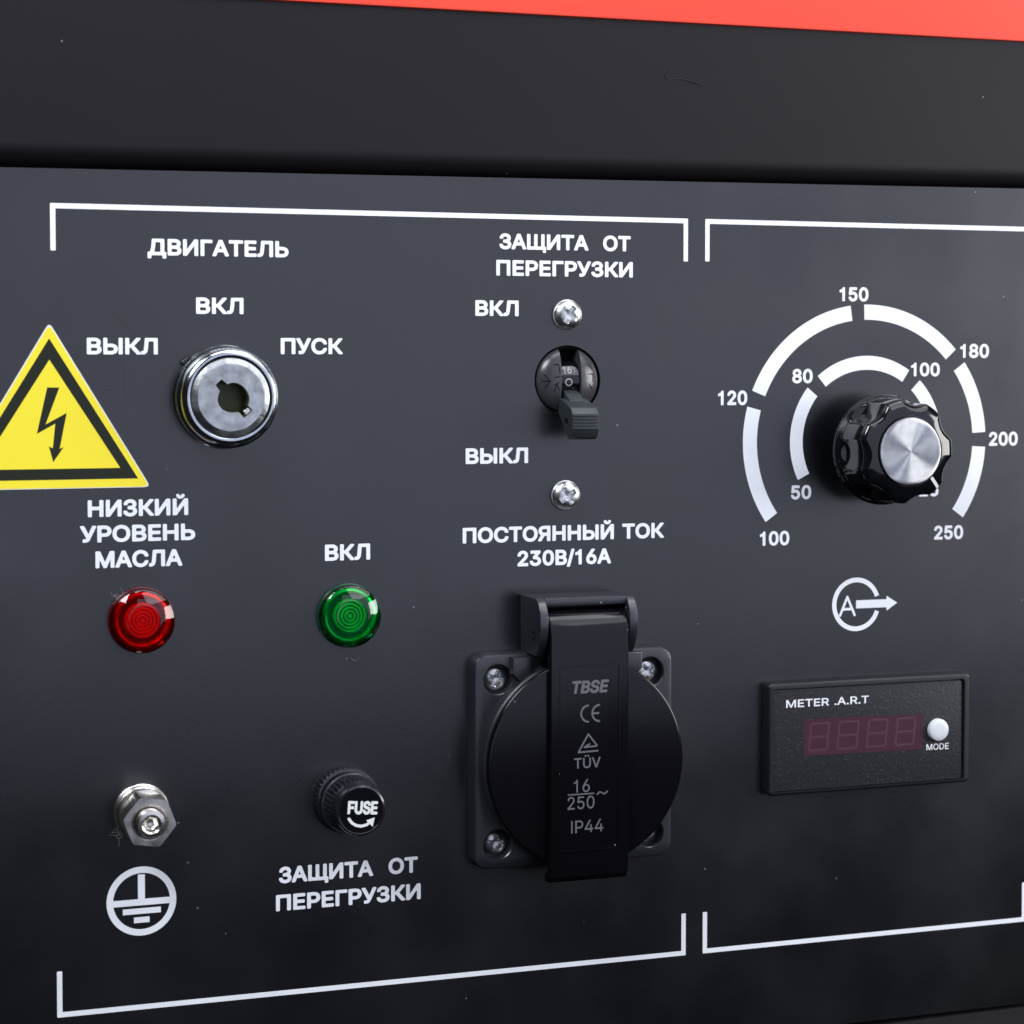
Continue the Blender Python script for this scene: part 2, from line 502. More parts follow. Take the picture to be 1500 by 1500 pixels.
# letter outlines in 1/1000 em: advance, then closed contours x,y,x,y...
GLYPHS = {
'А': [480,[16,0,201,509,276,509,463,0,395,0,287,302,264,372,232,478,245,478,213,371,191,302,85,0],[110,142,110,199,370,199,370,142]],
'В': [456,[60,0,60,509,241,509,274,507,304,501,329,491,350,477,367,461,381,442,390,421,396,398,398,374,397,353,393,336,387,320,378,307,368,295,356,286,343,278,329,272,315,267,315,262,331,260,347,254,363,245,378,234,391,220,402,203,411,184,416,161,418,136,416,111,410,88,400,67,386,48,368,31,344,18,317,8,284,2,247,0],[125,57,245,57,281,60,309,67,330,80,344,96,353,115,355,137,354,153,350,169,342,184,333,197,320,209,306,218,289,225,269,229,248,231,125,231],[125,285,238,285,256,287,273,290,288,296,302,304,314,314,323,326,330,340,335,355,336,372,333,393,326,412,313,429,294,442,270,449,240,452,125,452]],
'Г': [401,[370,509,370,452,125,452,125,0,60,0,60,509]],
'Д': [569,[32,-109,32,57,73,57,97,86,117,132,133,199,145,294,162,509,480,509,480,57,537,57,537,-109,475,-109,475,0,94,0,94,-109],[147,57,416,57,416,452,221,452,208,294,196,194,190,164,184,136,176,111,168,90,158,71]],
'Е': [419,[60,0,60,509,372,509,372,452,125,452,125,286,355,286,355,229,125,229,125,57,375,57,375,0]],
'З': [431,[216,-7,184,-5,154,1,127,11,103,24,83,40,66,59,53,81,45,105,42,132,107,132,109,116,115,101,123,88,134,76,146,67,161,60,178,54,196,51,215,50,236,51,255,55,272,61,288,69,301,80,312,92,320,107,325,122,326,139,325,157,320,173,312,188,301,201,288,212,272,221,253,227,231,231,207,233,166,233,166,289,207,289,226,290,244,294,260,299,274,307,286,317,296,329,303,343,307,358,309,375,307,391,304,406,297,420,289,431,278,441,265,449,251,455,234,458,216,460,199,458,183,455,167,450,153,442,140,433,130,422,122,409,117,395,115,378,53,378,56,404,63,428,76,450,93,469,112,485,135,498,161,508,188,514,217,516,248,513,275,507,300,497,321,483,339,466,353,446,363,425,370,402,372,378,369,351,362,327,349,306,332,288,311,274,287,264,287,260,307,256,326,248,342,238,356,226,368,212,378,196,384,178,389,159,390,139,387,112,380,87,367,64,350,44,330,26,306,12,278,2,248,-5]],
'И': [523,[463,0,398,0,398,291,399,328,402,384,404,454,416,452,376,381,346,331,321,290,137,0,60,0,60,509,125,509,125,195,124,157,123,108,118,54,110,55,136,107,161,151,180,183,388,509,463,509]],
'Й': [523,[463,0,398,0,398,291,399,328,402,384,404,454,416,452,376,381,346,331,321,290,137,0,60,0,60,509,125,509,125,195,124,157,123,108,118,54,110,55,136,107,161,151,180,183,388,509,463,509],[262,562,244,564,228,568,212,575,199,585,187,596,177,610,169,625,165,641,164,659,208,659,210,644,215,631,223,621,235,612,247,607,262,606,277,607,290,612,301,621,309,631,314,644,316,659,361,659,360,641,355,625,348,610,338,597,326,585,313,575,297,568,280,564]],
'К': [467,[60,0,60,509,125,509,125,287,196,287,362,509,440,509,251,262,449,0,371,0,199,231,125,231,125,0]],
'Л': [520,[32,0,32,57,45,57,60,58,73,61,84,66,93,75,100,87,107,103,112,123,116,149,119,181,146,509,460,509,460,0,395,0,395,452,205,452,182,175,170,97,164,76,157,58,147,42,137,29,124,19,109,10,92,5,73,1,51,0]],
'М': [628,[60,0,60,509,152,509,277,187,287,159,299,123,311,84,322,49,307,49,318,83,330,121,342,158,352,187,476,509,568,509,568,0,504,0,504,291,504,327,505,369,506,413,507,457,513,457,498,409,482,363,467,322,456,291,342,0,286,0,170,291,159,321,145,361,129,408,112,457,119,457,120,416,121,372,122,328,122,291,122,0]],
'Н': [517,[60,0,60,509,125,509,125,289,392,289,392,509,457,509,457,0,392,0,392,232,125,232,125,0]],
'О': [533,[267,-7,225,-3,186,7,150,25,119,49,92,79,70,115,53,157,44,203,40,254,44,305,53,352,70,393,92,429,119,459,150,484,186,501,225,512,267,516,309,512,348,501,384,484,415,459,442,429,464,393,480,352,490,305,493,254,490,203,480,157,464,115,442,79,415,49,384,25,348,7,309,-3],[267,53,296,55,324,63,349,76,372,94,392,116,408,144,420,176,428,213,430,254,428,295,420,332,408,365,392,392,372,415,349,433,324,446,296,453,267,456,237,453,210,445,184,433,161,415,142,392,125,364,113,332,106,295,103,254,106,213,113,176,125,144,142,117,161,94,184,76,210,63,237,55]],
'П': [517,[457,509,457,0,392,0,392,452,125,452,125,0,60,0,60,509]],
'Р': [445,[60,0,60,509,235,509,272,506,305,499,332,487,356,471,375,452,390,430,400,404,407,377,409,348,407,318,400,291,390,265,375,243,356,223,332,207,305,195,272,188,235,186,109,186,109,242,233,242,257,244,279,248,297,256,312,266,324,279,333,294,339,310,343,328,344,348,343,367,339,385,333,402,324,416,312,428,297,439,279,446,257,451,232,452,125,452,125,0]],
'С': [510,[267,-7,225,-3,186,7,150,25,119,49,92,79,70,115,53,157,44,203,40,254,44,305,53,352,70,393,92,429,119,459,150,484,186,501,225,512,267,516,293,514,317,511,340,504,362,496,383,485,402,471,419,456,435,438,448,418,459,397,467,373,473,348,408,348,404,365,397,380,389,395,380,407,369,418,357,428,344,437,330,444,315,449,300,453,284,455,267,456,237,453,209,445,184,432,161,414,141,391,125,364,113,332,106,295,103,254,106,213,113,177,125,145,141,117,161,94,184,76,210,63,237,56,267,53,284,54,300,56,315,60,330,65,344,72,357,81,369,90,380,102,389,114,397,128,404,144,408,160,473,160,467,135,459,112,448,91,435,71,420,53,402,38,383,24,363,13,341,5,317,-2,293,-6]],
'Т': [449,[32,452,32,509,417,509,417,452,257,452,257,0,193,0,193,452]],
'У': [437,[87,0,87,57,122,57,138,58,151,61,163,65,172,72,180,81,185,92,195,116,16,509,87,509,154,357,185,282,209,215,232,149,214,149,248,245,290,357,351,509,420,509,244,84,220,40,210,29,198,19,184,11,166,5,145,1,121,0]],
'Щ': [676,[60,509,125,509,125,57,301,57,301,509,365,509,365,57,542,57,542,509,606,509,606,0,60,0],[595,-109,595,0,569,0,569,56,656,56,656,-109]],
'Ы': [612,[108,308,246,308,280,306,310,299,337,289,361,275,381,258,397,237,408,213,415,186,418,157,415,126,408,98,397,73,381,52,361,34,337,19,310,8,280,2,246,0,60,0,60,509,125,509,125,56,246,56,277,59,303,68,325,83,341,104,350,128,354,157,352,176,348,192,340,207,330,220,318,231,303,240,286,246,267,250,246,251,108,251],[552,509,552,0,487,0,487,509]],
'Ь': [452,[108,308,246,308,280,306,310,299,337,289,361,275,381,258,397,237,408,213,415,186,418,157,415,126,408,98,397,73,381,52,361,34,337,19,310,8,280,2,246,0,60,0,60,509,125,509,125,56,246,56,277,59,303,68,325,83,341,104,350,128,354,157,352,176,348,192,340,207,330,220,318,231,303,240,286,246,267,250,246,251,108,251]],
'Я': [449,[389,0,324,0,324,452,216,452,192,451,170,446,152,440,137,430,125,419,115,405,109,389,105,371,104,352,105,333,109,316,115,300,125,287,137,276,152,267,170,260,191,256,216,255,353,255,353,198,213,198,177,200,144,206,116,217,93,232,74,250,59,271,48,296,42,323,40,352,42,381,48,408,59,433,73,455,92,473,116,489,144,500,176,506,213,509,389,509],[96,0,22,0,146,229,219,229]],
'0': [453,[227,-7,191,-3,158,7,130,24,105,48,85,77,69,113,57,155,50,202,48,254,50,306,57,353,69,395,85,431,106,461,130,484,159,502,191,512,227,516,262,512,295,502,323,484,348,461,368,431,384,395,396,353,403,306,405,254,403,202,396,155,384,113,368,77,348,48,323,24,295,7,263,-3],[227,50,250,52,271,60,290,74,306,92,320,116,330,144,338,176,342,213,344,254,342,295,338,332,330,365,320,393,306,416,290,435,271,449,250,457,227,460,203,457,182,449,163,435,147,416,134,393,123,365,115,332,111,295,109,254,111,213,115,176,123,144,134,116,147,92,163,74,182,60,203,52]],
'1': [400,[190,0,248,0,248,509,206,509,180,455,130,418,70,400,70,350,130,362,190,395]],
'2': [453,[64,0,64,47,234,229,282,282,294,298,303,312,311,327,316,341,319,356,320,371,319,389,315,405,308,419,298,431,287,441,273,449,258,455,241,458,224,460,205,458,188,454,172,447,159,438,148,427,139,413,132,398,128,381,127,362,66,362,68,391,75,418,86,442,102,464,121,482,143,496,168,507,196,513,225,516,254,513,281,507,306,497,328,482,346,465,361,445,372,423,379,398,381,372,380,354,377,336,371,318,363,299,351,280,336,259,267,180,153,60,153,57,389,57,389,0]],
'3': [453,[218,-7,188,-5,159,1,133,10,108,22,88,38,70,57,57,79,48,104,44,132,109,132,112,115,118,100,126,87,137,76,150,66,165,59,182,54,200,51,219,50,239,51,258,55,275,61,291,69,304,80,315,93,323,108,328,125,329,145,328,163,323,180,316,196,306,211,292,223,275,234,254,241,229,246,201,248,157,248,157,299,288,448,288,452,70,452,70,509,372,509,372,461,211,278,211,289,247,290,279,286,308,276,333,262,354,244,371,222,383,198,391,173,393,145,390,116,383,90,370,66,354,45,333,27,309,12,281,2,251,-5]],
'4': [453,[40,105,40,158,247,509,311,509,109,166,109,163,413,163,413,105],[282,0,282,121,282,146,282,318,343,318,343,0]],
'5': [453,[221,-7,192,-5,165,1,140,11,118,25,99,41,83,60,71,82,63,105,60,130,122,130,125,115,130,102,138,89,148,78,160,68,173,60,188,54,204,51,221,50,241,51,259,56,276,64,291,75,304,89,314,104,322,122,326,141,328,162,326,183,321,203,314,221,303,237,290,251,275,262,257,270,238,275,218,277,201,276,184,273,167,268,152,262,139,255,128,246,67,253,96,509,366,509,366,452,151,452,134,301,136,301,148,311,162,318,178,325,194,330,212,333,229,334,252,332,274,328,294,321,313,311,330,299,345,285,358,269,370,251,379,231,386,210,390,187,391,163,388,132,381,102,369,76,352,52,332,32,309,15,282,3,253,-4]],
'6': [453,[226,-7,196,-4,168,3,142,15,119,31,100,51,84,74,73,101,66,130,64,162,65,187,71,212,80,239,93,268,112,302,137,340,252,509,322,509,151,261,145,261,151,270,157,279,165,288,174,295,184,302,196,307,208,311,221,313,235,314,265,312,291,305,316,295,337,280,355,262,370,240,380,215,387,187,389,157,387,127,379,98,368,73,352,50,333,30,310,14,284,3,257,-4],[226,48,245,50,263,55,279,63,293,73,304,86,314,101,322,119,326,137,327,157,326,178,322,196,314,213,304,228,293,241,279,251,263,259,245,264,226,265,207,264,190,259,174,252,160,241,148,229,138,214,131,197,126,179,125,158,126,138,131,119,138,102,148,86,160,73,174,63,190,55,207,50]],
'7': [453,[97,0,323,448,323,452,62,452,62,509,391,509,391,449,165,0]],
'8': [453,[226,-7,193,-5,163,1,136,11,111,25,91,42,74,62,62,84,54,109,52,135,53,156,58,176,65,195,75,212,87,228,101,241,117,252,134,260,153,265,153,267,129,276,109,289,93,308,80,330,73,354,70,380,73,405,79,429,90,450,106,469,124,485,146,498,170,508,197,514,226,516,255,514,282,508,306,498,328,485,346,469,361,450,373,429,379,405,382,380,379,354,372,330,359,308,343,289,323,276,300,267,300,265,319,260,335,252,351,241,365,228,377,212,387,195,395,176,399,156,401,135,398,109,391,84,378,62,362,42,341,25,317,11,289,1,259,-5],[226,49,248,50,267,54,285,60,300,69,313,79,323,91,331,106,335,121,337,139,335,157,330,173,322,189,312,202,298,213,283,223,265,230,247,234,226,235,206,234,187,230,169,223,154,213,140,202,130,189,122,173,117,157,115,139,117,121,121,106,129,91,139,79,152,69,167,60,185,54,205,50],[226,290,244,291,260,294,274,300,287,308,298,318,307,330,314,344,318,359,319,376,318,392,314,407,308,420,299,432,288,442,275,449,260,455,244,459,226,460,208,459,192,455,177,449,164,442,153,432,145,420,138,407,134,392,133,376,134,359,138,344,145,330,154,318,165,308,178,300,193,294,209,291]],
'9': [453,[226,516,256,513,285,506,310,494,333,478,352,458,368,434,380,408,387,378,389,347,387,322,382,296,373,270,359,240,340,207,315,168,200,0,130,0,301,248,307,248,302,238,295,229,287,221,278,214,268,207,257,202,245,198,232,195,218,195,188,197,161,203,137,214,116,229,98,247,83,269,72,294,66,321,64,352,66,382,73,411,85,436,101,459,120,479,143,494,168,506,196,513],[226,460,207,459,190,454,174,446,160,435,148,423,138,407,131,390,127,372,125,352,127,331,131,313,138,295,148,280,160,268,174,257,190,250,207,245,226,243,245,245,263,249,279,257,293,267,305,280,314,295,322,312,326,330,327,350,326,371,322,390,314,407,305,422,293,435,279,446,263,454,245,459]],
'A': [480,[16,0,201,509,276,509,463,0,395,0,287,302,264,372,232,478,245,478,213,371,191,302,85,0],[110,142,110,199,370,199,370,142]],
'B': [456,[60,0,60,509,241,509,274,507,304,501,329,491,350,477,367,461,381,442,390,421,396,398,398,374,397,353,393,336,387,320,378,307,368,295,356,286,343,278,329,272,315,267,315,262,331,260,347,254,363,245,378,234,391,220,402,203,411,184,416,161,418,136,416,111,410,88,400,67,386,48,368,31,344,18,317,8,284,2,247,0],[125,57,245,57,281,60,309,67,330,80,344,96,353,115,355,137,354,153,350,169,342,184,333,197,320,209,306,218,289,225,269,229,248,231,125,231],[125,285,238,285,256,287,273,290,288,296,302,304,314,314,323,326,330,340,335,355,336,372,333,393,326,412,313,429,294,442,270,449,240,452,125,452]],
'C': [510,[267,-7,225,-3,186,7,150,25,119,49,92,79,70,115,53,157,44,203,40,254,44,305,53,352,70,393,92,429,119,459,150,484,186,501,225,512,267,516,293,514,317,511,340,504,362,496,383,485,402,471,419,456,435,438,448,418,459,397,467,373,473,348,408,348,404,365,397,380,389,395,380,407,369,418,357,428,344,437,330,444,315,449,300,453,284,455,267,456,237,453,209,445,184,432,161,414,141,391,125,364,113,332,106,295,103,254,106,213,113,177,125,145,141,117,161,94,184,76,210,63,237,56,267,53,284,54,300,56,315,60,330,65,344,72,357,81,369,90,380,102,389,114,397,128,404,144,408,160,473,160,467,135,459,112,448,91,435,71,420,53,402,38,383,24,363,13,341,5,317,-2,293,-6]],
'D': [502,[219,0,96,0,96,57,215,57,254,60,288,68,318,81,343,99,363,122,379,149,390,181,397,216,399,255,397,294,390,329,379,361,364,388,344,410,320,428,291,441,258,449,221,452,93,452,93,509,225,509,273,505,315,495,353,478,385,455,412,426,433,391,449,351,458,306,462,255,458,205,449,159,433,119,411,83,384,54,351,31,312,14,268,3],[125,509,125,0,60,0,60,509]],
'E': [419,[60,0,60,509,372,509,372,452,125,452,125,286,355,286,355,229,125,229,125,57,375,57,375,0]],
'F': [410,[60,0,60,509,369,509,369,452,125,452,125,278,346,278,346,221,125,221,125,0]],
'I': [180,[60,0,118,0,118,509,60,509]],
'M': [628,[60,0,60,509,152,509,277,187,287,159,299,123,311,84,322,49,307,49,318,83,330,121,342,158,352,187,476,509,568,509,568,0,504,0,504,291,504,327,505,369,506,413,507,457,513,457,498,409,482,363,467,322,456,291,342,0,286,0,170,291,159,321,145,361,129,408,112,457,119,457,120,416,121,372,122,328,122,291,122,0]],
'O': [533,[267,-7,225,-3,186,7,150,25,119,49,92,79,70,115,53,157,44,203,40,254,44,305,53,352,70,393,92,429,119,459,150,484,186,501,225,512,267,516,309,512,348,501,384,484,415,459,442,429,464,393,480,352,490,305,493,254,490,203,480,157,464,115,442,79,415,49,384,25,348,7,309,-3],[267,53,296,55,324,63,349,76,372,94,392,116,408,144,420,176,428,213,430,254,428,295,420,332,408,365,392,392,372,415,349,433,324,446,296,453,267,456,237,453,210,445,184,433,161,415,142,392,125,364,113,332,106,295,103,254,106,213,113,176,125,144,142,117,161,94,184,76,210,63,237,55]],
'P': [445,[60,0,60,509,235,509,272,506,305,499,332,487,356,471,375,452,390,430,400,404,407,377,409,348,407,318,400,291,390,265,375,243,356,223,332,207,305,195,272,188,235,186,109,186,109,242,233,242,257,244,279,248,297,256,312,266,324,279,333,294,339,310,343,328,344,348,343,367,339,385,333,402,324,416,312,428,297,439,279,446,257,451,232,452,125,452,125,0]],
'R': [449,[60,0,60,509,236,509,273,506,305,500,333,489,356,473,376,455,390,433,401,408,407,381,409,352,407,323,401,296,390,271,376,250,356,232,333,217,305,206,273,200,236,198,96,198,96,255,234,255,258,256,280,260,298,267,313,276,325,287,334,300,340,316,344,333,345,352,344,371,340,389,334,405,325,419,313,430,298,440,279,446,258,451,233,452,125,452,125,0],[353,0,230,229,303,229,428,0]],
'S': [447,[224,-9,188,-7,156,-1,128,9,102,23,81,40,64,60,51,83,42,109,38,137,104,137,108,118,114,102,123,88,136,76,150,66,166,59,185,53,204,50,224,49,246,50,267,54,286,60,303,69,317,79,329,92,338,106,344,122,346,139,344,154,340,168,332,179,322,189,310,197,296,205,245,222,184,239,145,253,112,269,86,289,67,313,56,341,52,372,54,400,62,425,75,448,92,468,113,484,138,498,165,508,195,514,227,516,259,514,289,508,316,498,340,484,360,468,377,449,390,427,398,403,401,378,337,378,332,402,320,421,302,437,280,449,254,456,225,459,204,457,185,454,167,448,152,440,139,430,129,418,121,405,117,391,115,376,117,359,122,345,131,334,142,324,155,315,169,308,212,293,264,279,312,264,328,256,344,248,359,238,372,226,384,213,395,198,402,180,407,161,408,139,406,112,399,87,386,64,370,43,349,25,323,11,294,0,261,-7]],
'T': [449,[32,452,32,509,417,509,417,452,257,452,257,0,193,0,193,452]],
'U': [517,[259,-8,220,-6,186,2,154,15,126,33,103,55,85,80,71,108,63,140,60,173,60,509,124,509,124,178,126,155,132,133,141,113,153,95,169,80,187,68,208,59,232,53,259,52,285,53,309,59,331,68,349,80,364,95,377,113,385,133,391,155,393,178,393,509,457,509,457,173,454,140,446,108,433,80,414,55,391,33,363,15,332,2,297,-6]],
'Ü': [517,[259,-8,220,-6,186,2,154,15,126,33,103,55,85,80,71,108,63,140,60,173,60,509,124,509,124,178,126,155,132,133,141,113,153,95,169,80,187,68,208,59,232,53,259,52,285,53,309,59,331,68,349,80,364,95,377,113,385,133,391,155,393,178,393,509,457,509,457,173,454,140,446,108,433,80,414,55,391,33,363,15,332,2,297,-6],[331,572,320,574,311,577,302,584,296,592,292,602,290,612,292,623,296,633,302,641,311,648,320,651,331,653,341,651,351,648,359,641,366,633,370,623,371,612,370,602,366,592,359,584,351,577,341,574],[187,572,176,574,167,577,158,584,152,592,148,602,146,612,148,623,152,633,158,641,167,648,176,651,187,653,198,651,207,648,216,641,222,633,226,623,227,612,226,602,222,592,216,584,207,577,198,574]],
'V': [480,[204,0,16,509,84,509,192,206,215,137,248,31,235,31,267,138,290,206,395,509,463,509,278,0]],
'.': [188,[95,-4,83,-3,73,1,63,9,55,18,51,29,50,41,51,53,55,64,63,73,73,81,83,85,95,87,107,85,118,81,128,73,135,64,140,53,141,41,140,29,135,18,128,9,118,1,107,-3]],
'/': [249,[235,533,71,-76,14,-76,178,533]],
'~': [453,[52,150,53,176,58,199,66,218,76,233,89,246,103,255,119,261,135,265,151,266,168,265,183,262,197,256,212,247,228,235,246,221,275,198,282,195,290,193,299,192,312,194,323,199,332,207,339,219,343,234,344,253,400,253,399,226,394,204,386,185,376,170,364,157,349,148,334,142,318,138,301,137,284,138,269,141,254,148,239,156,224,168,207,182,177,204,170,208,162,210,154,210,141,209,130,204,121,196,114,185,109,169,108,150]],
}



def text_contours(s, x0, x1, yb, cap, off, italic=0.0):
    """contours of each letter, fitted between x0 and x1 on baseline yb with cap height cap"""
    pen, items = 0.0, []
    for ch in s:
        if ch == ' ':
            pen += 250
            continue
        g = GLYPHS[ch]
        items.append((pen, g[1:]))
        pen += g[0]
    lo = min(p + min(min(c[0::2]) for c in g) for p, g in items)
    hi = max(p + max(max(c[0::2]) for c in g) for p, g in items)
    sx = (x1 - x0 - 2 * off) / (hi - lo)
    sy = (cap - 2 * off) / 509.0
    out = []
    for p, g in items:
        cs = []
        for c in g:
            cs.append([(x0 + off + (p + c[k] - lo) * sx + italic * c[k + 1] * sy, yb - off - c[k + 1] * sy) for k in range(0, len(c), 2)])
        out.append(cs)
    return out


def text_bag(s, x0, x1, yb, cap, bold=0.045, h=0.05, depth=0.0, res=None, italic=0.0, rot=0.0):
    bag = B()
    off = cap * bold
    res = res or cap / 30.0
    for cs in text_contours(s, x0, x1, yb, cap, off, italic):
        ax = [p[0] for c in cs for p in c]
        ay = [p[1] for c in cs for p in c]
        m = off + 2 * res
        field_shape(bag, lambda X, Y: poly_field(cs, X, Y) + off + 0.012 * np.sin(5.1 * X + 1.3 * Y) * np.sin(6.3 * Y - 2.2 * X), min(ax) - m, min(ay) - m, max(ax) + m, max(ay) + m, res, h, depth)
    if rot:
        cx, cy = (x0 + x1) / 2, yb
        ca, sa = math.cos(rot), math.sin(rot)
        bag.v = [(cx + (x - cx) * ca - (y - cy) * sa, cy + (x - cx) * sa + (y - cy) * ca, z) for x, y, z in bag.v]
    return bag


def seg_d(X, Y, a, b):
    ex, ey = b[0] - a[0], b[1] - a[1]
    t = np.clip(((X - a[0]) * ex + (Y - a[1]) * ey) / (ex * ex + ey * ey), 0, 1)
    return np.hypot(X - a[0] - t * ex, Y - a[1] - t * ey)


def strokes_bag(lines, w, h=0.05, depth=0.0, res=0.1):
    """polylines drawn with a round pen of width w"""
    bag = B()
    ax = [p[0] for l in lines for p in l]
    ay = [p[1] for l in lines for p in l]

    def fn(X, Y):
        d = np.full(X.shape, 1e9)
        for l in lines:
            for a, b in zip(l[:-1], l[1:]):
                d = np.minimum(d, seg_d(X, Y, a, b))
        return w / 2 - d
    field_shape(bag, fn, min(ax) - w, min(ay) - w, max(ax) + w, max(ay) + w, res, h, depth)
    return bag


def arc_pts(c, r, a0, a1, n=24):
    """angles in degrees, 0 = right, counter-clockwise as seen"""
    return [(c[0] + r * math.cos(math.radians(a0 + (a1 - a0) * i / n)), c[1] - r * math.sin(math.radians(a0 + (a1 - a0) * i / n))) for i in range(n + 1)]


def band_bag(c, r0, r1, a0, a1, h=0.05, n=40):
    o, i = arc_pts(c, r1, a0, a1, n), arc_pts(c, r0, a0, a1, n)
    vs = [(x, y, h) for x, y in o + i]
    return B().add(vs, [(k, k + 1, n + 2 + k, n + 1 + k) for k in range(n)])


def poly_bag(pts, h=0.05):
    return B().add([(x, y, h) for x, y in pts], [tuple(range(len(pts)))])


# ------------------------------------------------------------------ housing sheets around the panel


def tilt(y, x):
    """the seam above the panel runs slightly downhill to the right"""
    k = min(max((y + 52) / 42.0, 0), 1)
    return y - (0.0022 + 0.0068 * k) * (x - 120)


def warp(bag):
    bag.v = [(x, tilt(y, x), h) for x, y, h in bag.v]
    return bag


# control panel: a sheet with the round breaker opening
BRK = (135.2, 43.75)
panel = thing("control_panel", (140, 110, 0),
              "satin black steel control panel with white Cyrillic lettering, framed by white corner lines", "control panel")
PO = (140, 110, 0)
b = B()
outer = [(-60, tilt(-9.2, -60) - .3), (360, tilt(-9.2, 360) - .3), (360, 225.9), (-60, 225.9)]
hole = circle(BRK[0], BRK[1], 9.35, 72)
b.face_with_holes(outer, [hole], 0.0)
b.ring(outer, outer, 0.0, -1.5)
b.ring(hole, inset(hole, -0.12), -0.12, 0.0)
b.ring(hole, hole, -0.12, -1.6)
b.v = [(x, y, h) for x, y, h in b.v]
make("steel_sheet", b, M_PANEL, panel, PO, smooth=0)

rail = B()
prof = [(-52.2, 0.3)] + [(-15.8 + 5.7 * math.sin(t), 0.3 - 5.7 * (1 - math.cos(t))) for t in [math.pi / 2 * k / 10 for k in range(11)]] + [(-10.1, -12), (-52.2, -12)]
rail.xprism(prof, -60, 360)
warp(rail)
upper = make("upper_rail", rail, M_RAIL, None, (140, -30, 0), smooth=50)
upper["label"] = "plain matt black steel rail above the lettered panel, a stray hair on it"
upper["category"] = "housing rail"

red = B()
red.xprism([(-110, 1.2), (-52.9, 1.2), (-52.45, 1.05), (-52.3, 0.6), (-52.3, -6), (-110, -6)], -60, 360)
red.v = [(x, y - 0.0022 * (x - 120), h) for x, y, h in red.v]
cover = make("red_cover", red, M_RED, None, (140, -80, 0), smooth=50)
cover["label"] = "coral red painted cover edge above the black rail"
cover["category"] = "cover"

low = B()
low.xprism([(227.6, -12), (227.6, -4.2), (228.2, -3.2), (229.2, -2.8), (262, -2.8), (262, -12)], -60, 360)
low.v = [(x, y - 0.010 * (x - 230), h) for x, y, h in low.v]
lower = make("lower_rail", low, M_RAIL, None, (140, 240, 0), smooth=50)
lower["label"] = "dark steel rail below the panel, only its upper corner in view"
lower["category"] = "housing rail"

# ------------------------------------------------------------------ printing on the panel
INK_H = 0.04


def legend(s, x0, x1, yb, cap, label, bold=0.055):
    return make("lettering", text_bag(s, x0, x1, yb, cap, bold, INK_H), M_INK, panel, PO, smooth=0, label=label)


for a in [
    ("ДВИГАТЕЛЬ", 23.73, 59.53, 12.35, 4.12, "white word ДВИГАТЕЛЬ at the top"),
    ("ВКЛ", 35.79, 47.85, 26.82, 4.12, "white word ВКЛ above the key switch"),
    ("ВЫКЛ", 8.63, 26.14, 37.01, 4.12, "white word ВЫКЛ beside the warning sticker"),
    ("ПУСК", 57.36, 73.58, 36.87, 4.1, "white word ПУСК right of the key switch"),
    ("ЗАЩИТА  ОТ", 116.04, 153.25, 9.2, 4.12, "white words ЗАЩИТА ОТ above the breaker"),
    ("ПЕРЕГРУЗКИ", 115.17, 153.88, 16.16, 4.13, "white word ПЕРЕГРУЗКИ above the breaker"),
    ("ВКЛ", 109.37, 121.40, 26.77, 4.12, "white word ВКЛ beside the upper breaker screw"),
    ("ВЫКЛ", 106.68, 124.05, 65.61, 4.14, "white word ВЫКЛ below the breaker lever"),
    ("ПОСТОЯННЫЙ ТОК", 105.83, 163.16, 86.5, 4.12, "white words ПОСТОЯННЫЙ ТОК above the socket"),
    ("230В/16А", 121.08, 147.74, 93.01, 4.12, "white text 230В/16А above the socket"),
    ("НИЗКИЙ", 8.53, 33.49, 77.26, 4.2, "white word НИЗКИЙ below the warning sticker"),
    ("УРОВЕНЬ", 6.59, 35.22, 83.58, 4.18, "white word УРОВЕНЬ above the red lamp"),
    ("МАСЛА", 10.32, 31.94, 89.99, 4.2, "white word МАСЛА just above the red lamp"),
    ("ВКЛ", 68.70, 80.70, 89.95, 4.2, "white word ВКЛ above the green lamp"),
    ("ЗАЩИТА  ОТ", 56.26, 93.37, 172.59, 4.2, "white words ЗАЩИТА ОТ below the fuse holder"),
    ("ПЕРЕГРУЗКИ", 55.46, 94.16, 179.75, 4.2, "white word ПЕРЕГРУЗКИ at the bottom"),
]:
    legend(*a)
for a in [
    ("150", 216.00, 225.05, 21.89, 3.93, "white number 150 on the outer dial"),
    ("180", 254.53, 263.92, 37.62, 3.96, "white number 180 on the outer dial"),
    ("200", 264.18, 273.69, 62.82, 3.96, "white number 200 on the outer dial"),
    ("250", 246.56, 255.99, 89.33, 3.96, "white number 250 on the outer dial"),
    ("100", 191.89, 200.91, 89.54, 3.96, "white number 100 on the outer dial"),
    ("120", 179.10, 187.88, 50.62, 3.96, "white number 120 on the outer dial"),
    ("80", 201.55, 207.83, 44.68, 3.93, "white number 80 on the inner dial"),
    ("100", 238.73, 247.96, 42.84, 3.85, "white number 100 on the inner dial"),
    ("50", 201.36, 207.59, 76.90, 3.9, "white number 50 on the inner dial"),
    ("125", 238.63, 247.88, 76.93, 3.93, "white number mostly hidden behind the knob"),
]:
    legend(*a, bold=0.052)

DIAL = (224.8, 60.93)
for a0, a1, l in [(-144.7, -195, "lower left"), (158.1, 98, "upper left"), (91.6, 42.3, "upper right"), (35.3, 3.2, "right"), (-3.2, -35.6, "lower right")]:
    make("dial_scale_segment", band_bag(DIAL, 33.94, 38.18, a0, a1, INK_H), M_INK, panel, PO, smooth=0, label="white outer dial arc, " + l)
for a0, a1, l in [(-153.6, -219.1, "left"), (130.2, 56, "top"), (45.4, -33, "right, partly behind the knob")]:
    make("dial_scale_segment", band_bag(DIAL, 19.95, 23.86, a0, a1, INK_H), M_INK, panel, PO, smooth=0, label="white inner dial arc, " + l)


